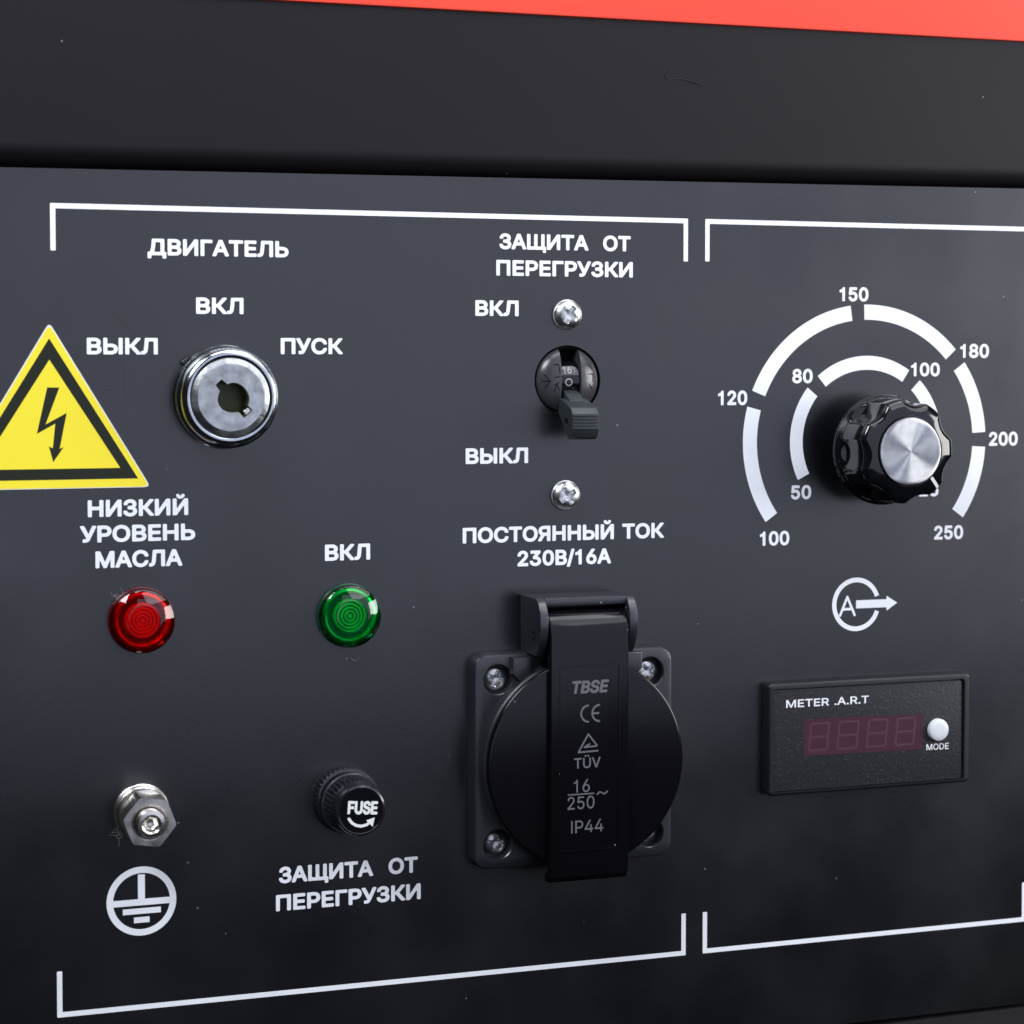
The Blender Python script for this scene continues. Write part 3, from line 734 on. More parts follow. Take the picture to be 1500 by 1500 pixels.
def bracket(x0, x1, y, y2, label, close=True):
    """a line with two short legs; y2 the ends of the legs"""
    t, s = 1.3, (1 if y2 > y else -1)
    pts = [(x0, y), (x1, y), (x1, y2), (x1 - t, y2), (x1 - t, y + s * t), (x0 + t, y + s * t), (x0 + t, y2), (x0, y2)]
    pts = round_poly(pts, 0.25, 3)
    make("frame_line", poly_bag(pts, INK_H), M_INK, panel, PO, smooth=0, label=label)


bracket(0.0, 170.0, 0.0, 11.6, "white line over the left field with short legs down")
bracket(175.1, 277.9, 0.0, 11.5, "white line over the right field with a short leg down")
bracket(0.0, 170.0, 201.7, 190.1, "white line under the left field with short legs up")
bracket(175.1, 277.9, 201.7, 190.2, "white line under the right field with short legs up")

# symbols: ammeter circle with arrow, protective earth
S = (221.85, 106.85)
b = band_bag(S, 6.22, 7.55, 18.0, 342.5, INK_H, 60)
make("output_symbol_ring", b, M_INK, panel, PO, smooth=0)
make("output_symbol_letter", strokes_bag([[(216.8, 109.8), (219.05, 104.7), (221.35, 109.8)], [(217.7, 108.1), (220.6, 108.1)]], 0.72, INK_H + 0.01, res=.08), M_INK, panel, PO, smooth=0)
make("output_symbol_arrow", poly_bag([(221.8, 105.72), (231.41, 105.74), (231.4, 104.75), (234.85, 106.85), (231.5, 108.95), (231.43, 108.02), (221.8, 108.0)], INK_H + 0.01),
     M_INK, panel, PO, smooth=0)
E_ = (21.1, 174.16)
make("earth_symbol_ring", band_bag(E_, 7.12, 8.75, 0, 360, INK_H, 80), M_INK, panel, PO, smooth=0)
for (x0, y0, x1, y1) in [(20.2, 167.4, 21.95, 173.62), (14.0, 173.62, 28.2, 175.25), (16.38, 175.95, 25.93, 177.4), (19.15, 178.2, 23.07, 179.65)]:
    make("earth_symbol_bar", poly_bag([(x0, y0), (x1, y0), (x1, y1), (x0, y1)], INK_H), M_INK, panel, PO, smooth=0)

# wear on the paint
for pts, w in [([(14.2, 25.3), (16.5, 28.2), (18.2, 30.2), (20.9, 32.1)], 0.11), ([(17.0, 38.5), (17.6, 42.0), (17.9, 44.5), (18.2, 49.0)], 0.10),
               ([(12.4, 45.8), (14.0, 45.9), (15.6, 45.7)], 0.18)]:
    make("paint_scratch", strokes_bag([pts], w, 0.012, res=.07), M_SCRATCH, panel, PO, smooth=0)

# ------------------------------------------------------------------ warning sticker
st = thing("warning_sticker", (-0.5, 56, 0), "yellow triangular high voltage warning sticker at the left edge of the panel", "warning sticker")
SO = (-0.5, 56, 0)


def tri(ax, ay, rx, by, r, h):
    """apex (ax, ay), right corner (rx, by), mirrored left"""
    return round_poly([(ax, ay), (rx, by), (2 * ax - rx, by)], r, 5)


b = B().prism(tri(-0.45, 29.15, 24.1, 70.05, 0.9, 0), 0.02, 0.16)
make("sticker_base", b, M_PAPER, st, SO, smooth=0)
make("yellow_face", B().add([(x, y, 0.17) for x, y in tri(-0.45, 29.75, 23.7, 69.88, 0.8, 0)], [tuple(range(18))]), M_YEL, st, SO, smooth=0)
o3, i3 = [(-0.5, 33.1), (21.0, 67.85), (-22.0, 67.85)], [(-0.5, 38.3), (16.6, 65.15), (-17.6, 65.15)]
b = B().add([(x, y, 0.19) for x, y in o3 + i3], [(0, 1, 4, 3), (1, 2, 5, 4), (2, 0, 3, 5)])
make("black_border", b, M_YBLK, st, SO, smooth=0)
bolt_pts = [(-1.09, 45.14), (1.85, 45.15), (-1.55, 54.2), (3.58, 51.41), (1.80, 60.2), (2.75, 59.85), (0.23, 63.47), (-0.8, 59.55), (0.15, 60.1), (0.80, 54.0), (-3.65, 56.48)]
make("lightning_arrow", poly_bag(bolt_pts, 0.19), M_YBLK, st, SO, smooth=0)

# ------------------------------------------------------------------ key switch
KC = (42.7, 47.7)
KO = (*KC, 0)
ks = thing("key_switch", KO, "round zinc plated ignition key switch with an empty keyhole, beside the warning sticker", "key switch")
b = B().lathe(KC, [(13.1, 0.0), (13.1, 1.1), (12.7, 1.5)], 90, cap1=False)
make("washer", b, M_CHROME, ks, KO)
b = B().lathe(KC, [(12.3, 1.3), (12.6, 1.8), (12.75, 2.6), (12.8, 5.2)] + [(10.5 + 2.3 * math.cos(math.radians(a_)), 5.4 + 3.5 * math.sin(math.radians(a_))) for a_ in range(8, 91, 6)] + [(10.2, 8.7), (10.1, 7.5)], 110, cap1=False)
make("threaded_ring", b, M_CHROME, ks, KO, smooth=35)
b = B().lathe(KC, [(9.95, 7.0), (9.95, 8.55), (9.75, 8.85), (8.5, 9.4), (8.3, 9.45), (8.2, 9.45)], 90, cap1=False)
make("plug_rim", b, M_CAST, ks, KO, smooth=30)
ang = math.radians(47)
kx, ky = KC[0] + 0.55, KC[1] + 0.15


def keyhole(X, Y):
    dx, dy = X - kx, Y - ky
    u = dx * math.cos(ang) + dy * math.sin(ang)
    v = -dx * math.sin(ang) + dy * math.cos(ang)
    c = 3.75 - np.hypot(dx / 1.06, dy) + 0.12 * np.sin(3 * np.arctan2(dy, dx))
    s = np.minimum(5.5 - np.abs(u), np.where(u > 0, 1.45, 1.25 + 0.12 * (u + 4)) - np.abs(v))
    return np.maximum(c, s)


b = B()
field_shape(b, lambda X, Y: np.minimum(8.3 - np.hypot(X - KC[0], Y - KC[1]), -keyhole(X, Y)), KC[0] - 8.5, KC[1] - 8.5, KC[0] + 8.5, KC[1] + 8.5, 0.14, 9.46, 0.9)
make("plug_face", b, M_CAST, ks, KO, smooth=0)
b = B()
field_shape(b, lambda X, Y: np.minimum(7.5 - np.hypot(X - KC[0], Y - KC[1]), -keyhole(X, Y) + .12), KC[0] - 8.5, KC[1] - 8.5, KC[0] + 8.5, KC[1] + 8.5, 0.2, 8.9, 6.0)
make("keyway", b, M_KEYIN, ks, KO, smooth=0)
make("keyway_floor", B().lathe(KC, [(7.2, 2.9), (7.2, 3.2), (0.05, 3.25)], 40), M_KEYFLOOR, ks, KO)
b = B()   # wafer tumbler showing at the lower right end of the keyway
b.prism([(kx + 2.55, ky + 3.3), (kx + 3.9, ky + 2.2), (kx + 4.7, ky + 3.2), (kx + 3.3, ky + 4.4)], 5, 8.6, .2)
make("tumbler", b, M_STEEL, ks, KO)
ca, sa = math.cos(math.radians(-38)), math.sin(math.radians(-38))
b = B().prism([(33.3 + x * ca - y * sa, 38.9 + x * sa + y * ca) for x, y in rrect(-1.4, -1.0, 1.6, 1.0, .3)], 0, 1.4, .25)
make("locating_lug", b, M_GLOSS, ks, KO)

# ------------------------------------------------------------------ pilot lamps


def lamp(c, kind, core, lens, crown, rim, label):
    o = (*c, 0)
    t = thing("pilot_lamp", o, label, "indicator lamp", "round indicator lamps on the panel")
    # flange wall
    b = B().lathe(c, [(8.3, 0), (8.3, 0.6), (8.0, 1.0), (7.2, 1.25), (6.9, 1.0)], 72, cap1=False)
    make("flange", b, rim, t, o)
    # reflector with a sloped outer ring, a groove with its shade in the colour and a ribbed centre
    prof = [(7.6, 0.25), (7.4, 0.9), (7.0, 1.5), (6.5, 1.75), (6.0, 1.6), (5.7, 1.1), (5.6, 0.3)]
    b = B().lathe(c, prof, 72, cap1=False)
    make("reflector_ring", b, core, t, o, smooth=25)
    b = B().lathe(c, [(5.65, 0.3), (4.4, 0.3)], 48, cap1=False)
    make("groove_shade", b, rim, t, o)  # deep rim colour stands in for the shade between ring and core
    prof = [(4.6, 0.3), (4.55, 1.3)]
    r = 4.4
    while r > 0.5:
        prof += [(r, 1.0 + 0.1 * (4.4 - r)), (r - 0.30, 1.75 + 0.1 * (4.4 - r)), (r - 0.50, 1.75 + 0.1 * (4.4 - r)), (r - 0.88, 1.0 + 0.1 * (4.4 - r))]
        r -= 0.92
    prof.append((0.25, 1.95))
    b = B().lathe(c, prof, 64)
    make("ribbed_core", b, core, t, o, smooth=30)
    # clear dome: steep wall, broad shoulder and a flatter crown
    prof, r, h = [(0.05, 5.2)], 0.05, 5.2
    while r < 8.0:
        if r < 3.9:
            sl = 2.5
        elif r < 4.7:
            sl = 2.5 + 19.5 * (r - 3.9) / 0.8
        elif r < 7.7:
            sl = 22.0 + 12.0 * (r - 4.7) / 3.0
        else:
            sl = 35.0 + 48.0 * (r - 7.7) / 0.35
        st_ = 0.2 if r < 7.6 else 0.05
        r += st_
        h -= st_ * math.tan(math.radians(min(sl, 80)))
        prof.append((min(r, 8.05), h))
    prof += [(8.08, prof[-1][1] - 0.5), (8.08, 0.8)]
    prof.reverse()
    k = [i for i, p in enumerate(prof) if p[0] < 4.0][0]
    make("dome_crown", B().lathe(c, prof[k - 1:], 80), crown, t, o, smooth=60)
    b = B().lathe(c, prof[:k], 80, cap1=False)
    make("clear_dome", b, lens, t, o, smooth=60)
    return t


lamp((21.5, 103.3), "red", M_REDCORE, M_REDLENS, M_REDCROWN, M_REDRIM, "red indicator lamp below the words НИЗКИЙ УРОВЕНЬ МАСЛА")
lamp((74.8, 104.2), "green", M_GREENCORE, M_GREENLENS, M_GREENCROWN, M_GREENRIM, "green indicator lamp below the word ВКЛ")


# ------------------------------------------------------------------ screws
def screw_bag(c, R, H, rot, h0=0.0, cross=0.62, depth=1.5, flat=False):
    """a domed head with a Phillips recess, as a fine height field in rings"""
    b = B()
    nr, ns = 30, 72
    cr, sr = math.cos(rot), math.sin(rot)

    def hh(r, a):
        x, y = r * math.cos(a), r * math.sin(a)
        q = r / R
        base = H * (math.sqrt(max(0.0, 1 - (q * 0.93) ** 2.6)) if not flat else (1 - 0.25 * q ** 3))
        u, v = abs(x * cr + y * sr), abs(-x * sr + y * cr)
        L, w = cross * R, 0.15 * R
        d = min(max(u - L, v - w), max(v - L, u - w))
        d = min(d, math.hypot(u, v) - 0.30 * R)
        k = min(max(0.5 - d / (0.07 * R), 0), 1)
        return h0 + base - k * depth * (1 - 0.35 * r / (cross * R))
    vs = [(c[0], c[1], hh(0, 0))]
    for j in range(1, nr + 1):
        r = R * j / nr
        for i in range(ns):
            a = 2 * math.pi * i / ns
            vs.append((c[0] + r * math.cos(a), c[1] + r * math.sin(a), hh(r, a)))
    fs = [(0, 1 + i, 1 + (i + 1) % ns) for i in range(ns)]
    for j in range(nr - 1):
        for i in range(ns):
            a, b_ = 1 + j * ns + i, 1 + j * ns + (i + 1) % ns
            fs.append((a, b_, b_ + ns, a + ns))
    b.add(vs, fs)
    b.lathe(c, [(R, h0 + (H * 0.30 if not flat else H * .75)), (R, h0)], ns, cap1=False)
    return b


for c, rot, lab in (((134.95, 26.3), 0.55, "bright pan head screw above the breaker opening"), ((134.5, 74.4), 1.0, "bright pan head screw below the breaker lever")):
    t = thing("panel_screw", (*c, 0), lab, "screw", "screws holding the breaker")
    make("washer_ring", B().lathe(c, [(4.05, 0), (4.05, .35), (3.7, .5)], 48), M_SCREW, t, (*c, 0))
    make("screw_head", screw_bag(c, 3.8, 2.5, rot, 0.4), M_SCREW, t, (*c, 0), smooth=28)

# ------------------------------------------------------------------ circuit breaker
BO = (*BRK, 0)
br = thing("circuit_breaker", BO, "black toggle circuit breaker in a round opening, lever pointing down", "circuit breaker")


def cheek(xa, xb):
    """half of the domed breaker nose between x = xa and xb"""
    R, rise = 8.75, 3.4
    b = B()
    nx, ny = 24, 40
    idx = {}
    for i in range(nx + 1):
        x = xa + (xb - xa) * i / nx
        w = math.sqrt(max(R * R - (x - BRK[0]) ** 2, 0.0))
        for j in range(ny + 1):
            y = BRK[1] - w + 2 * w * j / ny
            q = min(((x - BRK[0]) ** 2 + (y - BRK[1]) ** 2) / (R * R), 1)
            h = -0.5 + rise * (1 - q) ** 0.6
            idx[i, j] = len(b.v)
            b.v.append((x, y, h))
    for i in range(nx):
        for j in range(ny):
            b.f.append((idx[i, j], idx[i + 1, j], idx[i + 1, j + 1], idx[i, j + 1]))
    for i in (0, nx):        # flat wall down to the slot floor
        n = len(b.v)
        row = [b.v[idx[i, j]] for j in range(ny + 1)]
        b.v += [(x, y, -7) for x, y, h in row]
        for j in range(ny):
            b.f.append((idx[i, j], idx[i, j + 1], n + j + 1, n + j))
    for j in (0, ny):
        n = len(b.v)
        row = [b.v[idx[i, j]] for i in range(nx + 1)]
        b.v += [(x, y, -7) for x, y, h in row]
        for i in range(nx):
            b.f.append((idx[i, j], idx[i + 1, j], n + i + 1, n + i))
    return b


make("breaker_cheek", cheek(BRK[0] - 8.74, 132.6), M_BRK, br, BO, smooth=40)
make("breaker_cheek", cheek(138.2, BRK[0] + 8.74), M_BRK, br, BO, smooth=40)
b = B().lathe(BRK, [(9.3, -1.4), (8.6, -1.6), (8.6, -7)], 60)
make("opening_backing", b, M_RECESS_SHADE, br, BO)  # the shade behind the opening is put into the colour


def cheek_h(x, y):
    q = min(((x - BRK[0]) ** 2 + (y - BRK[1]) ** 2) / (8.75 ** 2), 1)
    return -0.5 + 3.4 * (1 - q) ** 0.6


marks = B()
for pts in ([(130.7, 39.6), (131.9, 39.4), (132.1, 41.6)], [(130.6, 42.9), (132.1, 42.7)], [(130.7, 46.6), (131.3, 44.7), (132.0, 46.3)], [(131.9, 44.2), (130.5, 45.0)],
            [(128.0, 42.0), (129.6, 43.9), (128.3, 45.6)], [(127.6, 43.9), (129.6, 43.9)],
            [(140.6, 39.5), (141.6, 40.8)], [(140.4, 42.0), (141.9, 42.1), (141.8, 44.2)], [(140.5, 44.6), (141.6, 46.0)]):
    for (ax, ay), (bx, by) in zip(pts[:-1], pts[1:]):
        P = [(ax + (bx - ax) * k / 4, ay + (by - ay) * k / 4) for k in range(5)]
        marks.tube([(x, y, cheek_h(x, y) + 0.02) for x, y in P], 0.13, 5)
make("moulded_marks", marks, M_RECESS_SHADE, br, BO)  # dark strokes, the shade of the marks put into their colour
# lever: drum in the slot, neck, ribbed paddle
b = B().xprism([(BRK[1] + 5.4 * math.cos(a), -3.6 + 5.4 * math.sin(a)) for a in [2 * math.pi * k / 40 for k in range(40)]], 132.75, 138.05)
make("lever_drum", b, M_GLOSS, br, BO)
lv = B()
lv.xprism(round_poly([(45.6, -1.0), (47.2, 3.4), (50.5, 9.0), (54.0, 8.0), (51.5, 2.5), (50.0, -2.0)], .5, 3), 133.4, 137.6, .3)
prof = [(48.5, 3.2), (48.9, 5.5), (49.8, 9.0), (50.8, 11.9), (51.9, 13.0)]
y = 52.4
for k in range(5):
    prof += [(y, 13.3), (y + .12, 13.62), (y + .5, 13.62), (y + .62, 13.25)]
    y += 0.85
prof += [(57.4, 13.0), (58.6, 12.2), (59.1, 11.0), (58.9, 9.8), (55.0, 5.6), (52.0, 2.4)]
lv.xprism(prof, 131.6, 139.0, .25)
lever = make("lever", lv, M_LEVER, br, BO, smooth=25)
b = B()
ring = [(54.3 + 0.95 * math.cos(a), 8.9 + 1.25 * math.sin(a)) for a in [2 * math.pi * k / 20 for k in range(20)]]
b.add([(131.57, y, h) for y, h in ring], [tuple(range(20))])
make("lever_pin_hole_shade", b, M_RECESS_SHADE, lever, BO, smooth=0)  # flat dark disc painted as the shade of a hole
b = B().xprism([(55.3 + 0.35 * math.cos(a), 8.5 + 0.5 * math.sin(a)) for a in [2 * math.pi * k / 12 for k in range(12)]], 131.5, 131.8)
make("lever_pin", b, M_STEEL, lever, BO)


def on_drum(bag):
    """wrap flat print (x, y) onto the drum"""
    out = []
    for x, y, h in bag.v:
        a = (y - BRK[1]) / 5.4
        out.append((x, BRK[1] + 5.45 * math.sin(a), -3.6 + 5.45 * math.cos(a)))
    bag.v = out
    return bag


make("drum_print", on_drum(text_bag("16", 133.4, 135.9, 41.9, 2.2, .03)), M_DIMINK, br, BO, smooth=0)
make("drum_print", on_drum(text_bag("A", 136.3, 137.8, 41.9, 2.0, .03)), M_GREYINK, br, BO, smooth=0)
make("drum_print", on_drum(band_bag((134.9, 44.2), 0.72, 1.05, 0, 360, 0, 30)), M_DIMINK, br, BO, smooth=0)

# ------------------------------------------------------------------ earth terminal
EC = (21.0, 151.3)
EO = (*EC, 0)
et = thing("earth_terminal", EO, "steel stud with hexagon nut and washers above the earth symbol", "earth terminal")
make("flat_washer", B().lathe(EC, [(6.9, 0), (7.0, .3), (7.0, 1.4), (6.7, 1.7)], 64), M_STEEL, et, EO)
make("flat_washer", B().lathe(EC, [(6.1, 1.6), (6.55, 1.9), (6.6, 2.9), (6.3, 3.2)], 64), M_STEEL, et, EO)
b = B().lathe((EC[0] + .15, EC[1] - .1), [(5.0, 3.0), (5.75, 3.3), (5.8, 4.6), (5.4, 4.9)], 64)
make("spring_washer", b, M_STEEL, et, EO)
make("flat_washer", B().lathe(EC, [(5.9, 4.9), (6.35, 5.1), (6.35, 5.9), (5.9, 6.1)], 64), M_STEEL, et, EO)
n = 72


def hexr(a, h):
    """hexagon of flats 5.7 turned down to a cone at both ends"""
    b_ = (a - math.radians(9)) % (math.pi / 3) - math.pi / 6
    return 1.0 / math.cos(b_)


b = B()
prof_r = [(5.45, 6.1), (5.65, 6.8), (5.65, 13.6), (5.35, 14.4)]
vs, fs = [], []
hs = [(6.1, 6.1), (6.6, 6.75), (14.0, 6.75), (14.4, 6.5), (14.42, 4.5)]
for h, lim in hs:
    for i in range(n):
        a = 2 * math.pi * i / n
        r = min(5.76 * hexr(a, h), lim)
        vs.append((EC[0] + r * math.cos(a), EC[1] + r * math.sin(a), h))
for j in range(len(hs) - 1):
    for i in range(n):
        i2 = (i + 1) % n
        fs.append((j * n + i, j * n + i2, (j + 1) * n + i2, (j + 1) * n + i))
b.add(vs, fs)
b.lathe(EC, [(4.5, 14.42), (4.2, 14.3), (3.6, 13.3), (3.5, 12.0)], n, cap1=False)
make("hexagon_nut", b, M_STEEL, et, EO, smooth=22)
b = B()
prof = [(3.4, 10)]
for k in range(5):
    prof += [(3.4, 13.2 + k * .6), (3.15, 13.5 + k * .6)]
prof += [(3.4, 16.2), (3.2, 16.75), (2.4, 16.9), (1.95, 16.6)]
b.lathe(EC, prof, 48, cap1=False)
b.lathe(EC, [(1.95, 16.6), (1.8, 15.2), (0.9, 14.6), (0.05, 14.5)], 6, cap1=True, a0=.3)
make("stud", b, M_STEEL, et, EO, smooth=22)

# ------------------------------------------------------------------ fuse holder
FC = (73.8, 151.8)
FO = (*FC, 0)
fh = thing("fuse_holder", FO, "black knurled screw-in fuse holder with the white word FUSE on its cap", "fuse holder")


def knurl(n, d):
    def f(a, h):
        return 1.0 - d * (0.5 + 0.5 * math.cos(n * a)) ** 2
    return f


b = B().lathe(FC, [(8.5, 0), (8.6, .4), (8.6, 2.6), (8.3, 3.1), (7.6, 3.3)], 240, rf=lambda a, h: knurl(40, .035)(a, h) if 0.3 < h < 2.8 else 1.0)
make("base_nut", b, M_SATIN, fh, FO, smooth=40)
b = B().lathe(FC, [(6.6, 3.0), (6.6, 5.6)], 64)
b.lathe(FC, [(7.3, 5.4), (7.75, 5.7), (7.8, 6.4), (7.5, 6.8)], 64)
make("neck", b, M_PLAST, fh, FO, smooth=40)
b = B().lathe(FC, [(7.1, 6.5), (7.45, 6.9), (7.35, 9.0), (7.2, 12.4), (6.95, 13.0)], 288, rf=lambda a, h: knurl(36, .055)(a, h) if 6.6 < h < 12.9 else 1.0, cap1=False)
b.lathe(FC, [(6.95, 13.0), (6.75, 13.6), (6.6, 15.2), (6.35, 15.8), (5.9, 16.0), (5.75, 15.95), (5.7, 15.85)], 96)
cap_ = make("knurled_cap", b, M_SATIN, fh, FO, smooth=35)
make("cap_face", B().lathe(FC, [(5.72, 15.7), (5.6, 15.86), (0.05, 15.87)], 72), M_GLOSS, cap_, FO, smooth=30)
b = text_bag("FUSE", 70.25, 78.05, 152.75, 3.35, .06, 15.9, rot=math.radians(4.5), italic=0.0)
make("lettering", b, M_WHITE, cap_, FO, smooth=0)
ax = [(70.7, 153.7), (71.4, 154.7), (72.5, 155.45), (73.9, 155.75), (75.2, 155.5), (76.0, 155.0)]
b = strokes_bag([ax], 0.72, 15.9, res=.08)
b.add([(x, y, 15.91) for x, y in [(77.4, 153.75), (76.85, 156.1), (75.15, 154.35)]], [(0, 1, 2)])
make("arrow_print", b, M_WHITE, cap_, FO, smooth=0)

# ------------------------------------------------------------------ power socket
SC = (135.5, 143.9)
SK = (*SC, 0)
sk = thing("power_socket", SK, "black flanged power socket with a closed round hinged lid and strap", "power socket")
PH = 5.0
x0, y0, x1, y1 = 107.2, 115.3, 163.8, 172.5
out = rrect(x0, y0, x1, y1, 4.0, 8)
holes_c = [(113.9, 122.1), (157.1, 122.1), (113.9, 165.7), (157.1, 165.7)]
b = B()
n_out = len(out)
holes = [circle(cx, cy, 3.95, 40) for cx, cy in holes_c]
b.ring(out, inset(out, .25), 0.0, PH - 0.6)
b.ring(inset(out, .25), inset(out, .5), PH - 0.6, PH - 0.15)
b.ring(inset(out, .5), inset(out, .9), PH - .15, PH)
b.face_with_holes(inset(out, .9), [inset(h_, -0.2) for h_ in holes], PH)
for h_ in holes:
    b.ring(inset(h_, -0.2), h_, PH, PH - .2)
    b.ring(h_, h_, PH - .2, 1.4)
    b.add([(x, y, 1.4) for x, y in h_], [tuple(range(len(h_)))])
make("base_plate", b, M_PLAST, sk, SK, smooth=30)
# round collar below the lid and two ridges that run up to the hinge
b = B().lathe(SC, [(26.9, PH - .2), (26.7, 8.5), (26.3, 9.0), (25.6, 9.1), (25.4, 12.6)], 110)
make("collar", b, M_PLAST, sk, SK, smooth=30)
for sx in (-1, 1):
    b = B().prism([(SC[0] + sx * 18.3, 116.2), (SC[0] + sx * 13.2, 116.2), (SC[0] + sx * 13.2, 121.5), (SC[0] + sx * 15.6, 123.2), (SC[0] + sx * 18.3, 120.5)], PH - .1, 7.6, .3)
    make("hinge_foot", b, M_PLAST, sk, SK, smooth=30)
# hinge bracket: two cheeks and a cross bar
hb = B()
q0, q1, q2, q3 = (100.4, 11.6), (100.6, 16.6), (110.5, 17.6), (115.4, 12.2)
cp = [(100.4, 0.0)] + [tuple(q0[i] * (1 - t) ** 3 + 3 * q1[i] * t * (1 - t) ** 2 + 3 * q2[i] * t * t * (1 - t) + q3[i] * t ** 3 for i in (0, 1)) for t in [k / 22 for k in range(23)]] + [(115.6, 0.0)]
hb.xprism(cp, 121.9, 124.15, .2)
hb.xprism(cp, 146.85, 149.1, .2)
hb.xprism(round_poly([(100.4, 0), (100.4, 13.0), (102.5, 13.0), (102.5, 0)], .3, 2), 124.1, 146.9)
hb.xprism([(102.5, 0), (102.5, 5), (115.4, 5), (115.4, 0)], 124.1, 146.9)
hinge = make("hinge_bracket", hb, M_PLAST, sk, SK, smooth=30)
for xx in (121.86, 149.14):
    b = B()
    ring = [(110.0 + 1.15 * math.cos(a), 10.2 + 1.15 * math.sin(a)) for a in [2 * math.pi * k / 24 for k in range(24)]]
    b.add([(xx, y, h) for y, h in ring], [tuple(range(24))])
    make("hinge_pin_hole_shade", b, M_RECESS_SHADE, hinge, SK, smooth=0)  # not cut in: a dark disc carries the hole's shade as colour
b = B().xprism([(110.5 + 0.75 * math.cos(a), 10.0 + 0.75 * math.sin(a)) for a in [2 * math.pi * k / 20 for k in range(20)]], 121.7, 149.3)
make("hinge_pin", b, M_PLAST, sk, SK)
# lid disc
b = B().lathe(SC, [(25.9, 12.5), (27.1, 12.5), (27.45, 12.7), (27.5, 13.1), (27.5, 13.35), (27.42, 13.65), (27.2, 13.88), (26.9, 13.98), (26.6, 14.0)], 140)
lid = make("lid", b, M_LID, sk, SK, smooth=35)
# strap over the lid, rolled round the hinge pin at the top
top = [(111.5, 12.2)]
for k in range(15):
    a = math.radians(178 - 88 * k / 14)
    top.append((109.4 + 6.1 * math.cos(a), 9.6 + 6.4 * math.sin(a)))
prof = top + [(170.5, 16.0), (173.2, 15.7), (174.6, 14.6), (174.9, 12.6), (174.6, 11.0), (172.5, 11.0), (171.5, 13.6), (115.0, 13.6)]
b = B().xprism(prof, 124.55, 146.5, .5)
strap = make("strap", b, M_LID, sk, SK, smooth=30)
# recessed label field: a thin raised frame round it
bo, bi = rrect(127.0, 117.8, 143.9, 166.5, .4, 3), rrect(127.3, 118.1, 143.6, 166.2, .25, 3)
b = B()
b.ring(bo, bo, 15.9, 16.12)
b.ring(bo, bi, 16.12, 16.12)
b.ring(bi, bi, 16.12, 15.9)
make("label_frame", b, M_LID, strap, SK, smooth=0)
RH, RD = 16.14, 0.2
for s, xa, xb, yb, cap, bold, it, nm in [
    ("TBSE", 130.1, 140.3, 125.15, 3.35, .055, .18, "TBSE"), ("TÜV", 131.1, 138.5, 144.75, 2.7, .02, 0, "TÜV"), ("16", 131.0, 135.5, 151.05, 3.35, .006, 0, "16"),
    ("250", 129.3, 136.8, 155.45, 3.3, .006, 0, "250"), ("IP44", 130.3, 139.3, 161.7, 3.25, .006, 0, "IP44")]:
    make("moulded_lettering", text_bag(s, xa, xb, yb, cap, bold, RH, RD, italic=it), M_GREYINK, strap, SK, smooth=0, label="grey moulded " + nm)
make("moulded_lettering", strokes_bag([[(129.5, 151.55), (136.6, 151.55)]], .32, RH, RD, .1), M_GREYINK, strap, SK, smooth=0)
make("moulded_lettering", strokes_bag([[(137.6, 151.9), (138.2, 151.3), (138.8, 151.45), (139.3, 151.85), (139.9, 151.75), (140.4, 151.25)]], .36, RH, RD, .08), M_GREYINK, strap, SK, smooth=0)
cew = .48
make("moulded_lettering", strokes_bag([arc_pts((135.2, 130.5), 2.15, 95, 265, 20), arc_pts((138.3, 130.5), 2.15, 95, 265, 20), [(136.2, 130.5), (137.9, 130.5)]], cew, RH, RD, .1), M_GREYINK, strap, SK, smooth=0,
     label="grey moulded CE mark")
make("moulded_lettering", strokes_bag([[(137.5, 139.0), (135.05, 135.9), (132.3, 140.55), (137.7, 140.4)], [(134.0, 139.3), (137.2, 139.15)], [(134.0, 139.3), (135.4, 138.5)]], .42, RH, RD, .1), M_GREYINK, strap, SK,
     smooth=0, label="grey moulded triangle mark")
for (cx, cy), rot in zip(holes_c, (0.35, 0.9, 0.1, 0.7)):
    make("screw", screw_bag((cx, cy), 3.3, 1.9, rot, 1.45, cross=.6, depth=1.2), M_SCREW, sk, SK, smooth=28)

# ------------------------------------------------------------------ rotary knob
NC = (225.0, 63.0)
NO = (*NC, 0)
kn = thing("rotary_knob", NO, "glossy black fluted control knob with a spun aluminium cap, turned towards 250", "knob")
make("shaft", B().lathe(NC, [(5.5, 0), (5.5, 1.5), (3.1, 1.6), (3.1, 10)], 40), M_STEEL, kn, NO)


def flutes(a, h):
    if h < 11.4:
        return 1.0
    p = 2 * math.pi / 7
    t = ((a - math.radians(48)) % p) - p / 2
    q = max(0.0, 1 - (abs(t) / math.radians(16.5)) ** 2.0)
    return 1.0 - 0.105 * q * min((h - 11.4) / 0.5, 1)


prof = [(12.5, 8.0), (14.6, 8.0), (15.2, 8.4), (15.35, 9.1), (15.2, 9.9), (14.8, 10.6), (14.5, 11.3), (14.45, 11.5), (14.4, 11.9), (14.35, 14), (14.3, 18), (14.25, 21.0), (14.1, 21.9), (13.75, 22.5), (13.2, 22.9), (12.0, 23.3), (10.9, 23.6), (9.7, 23.8)]


def grip(a, h):
    if h > 22.8:
        return 1 - (1 - flutes(a, h)) * max(0.0, (23.75 - h) / 0.95)
    return flutes(a, h)


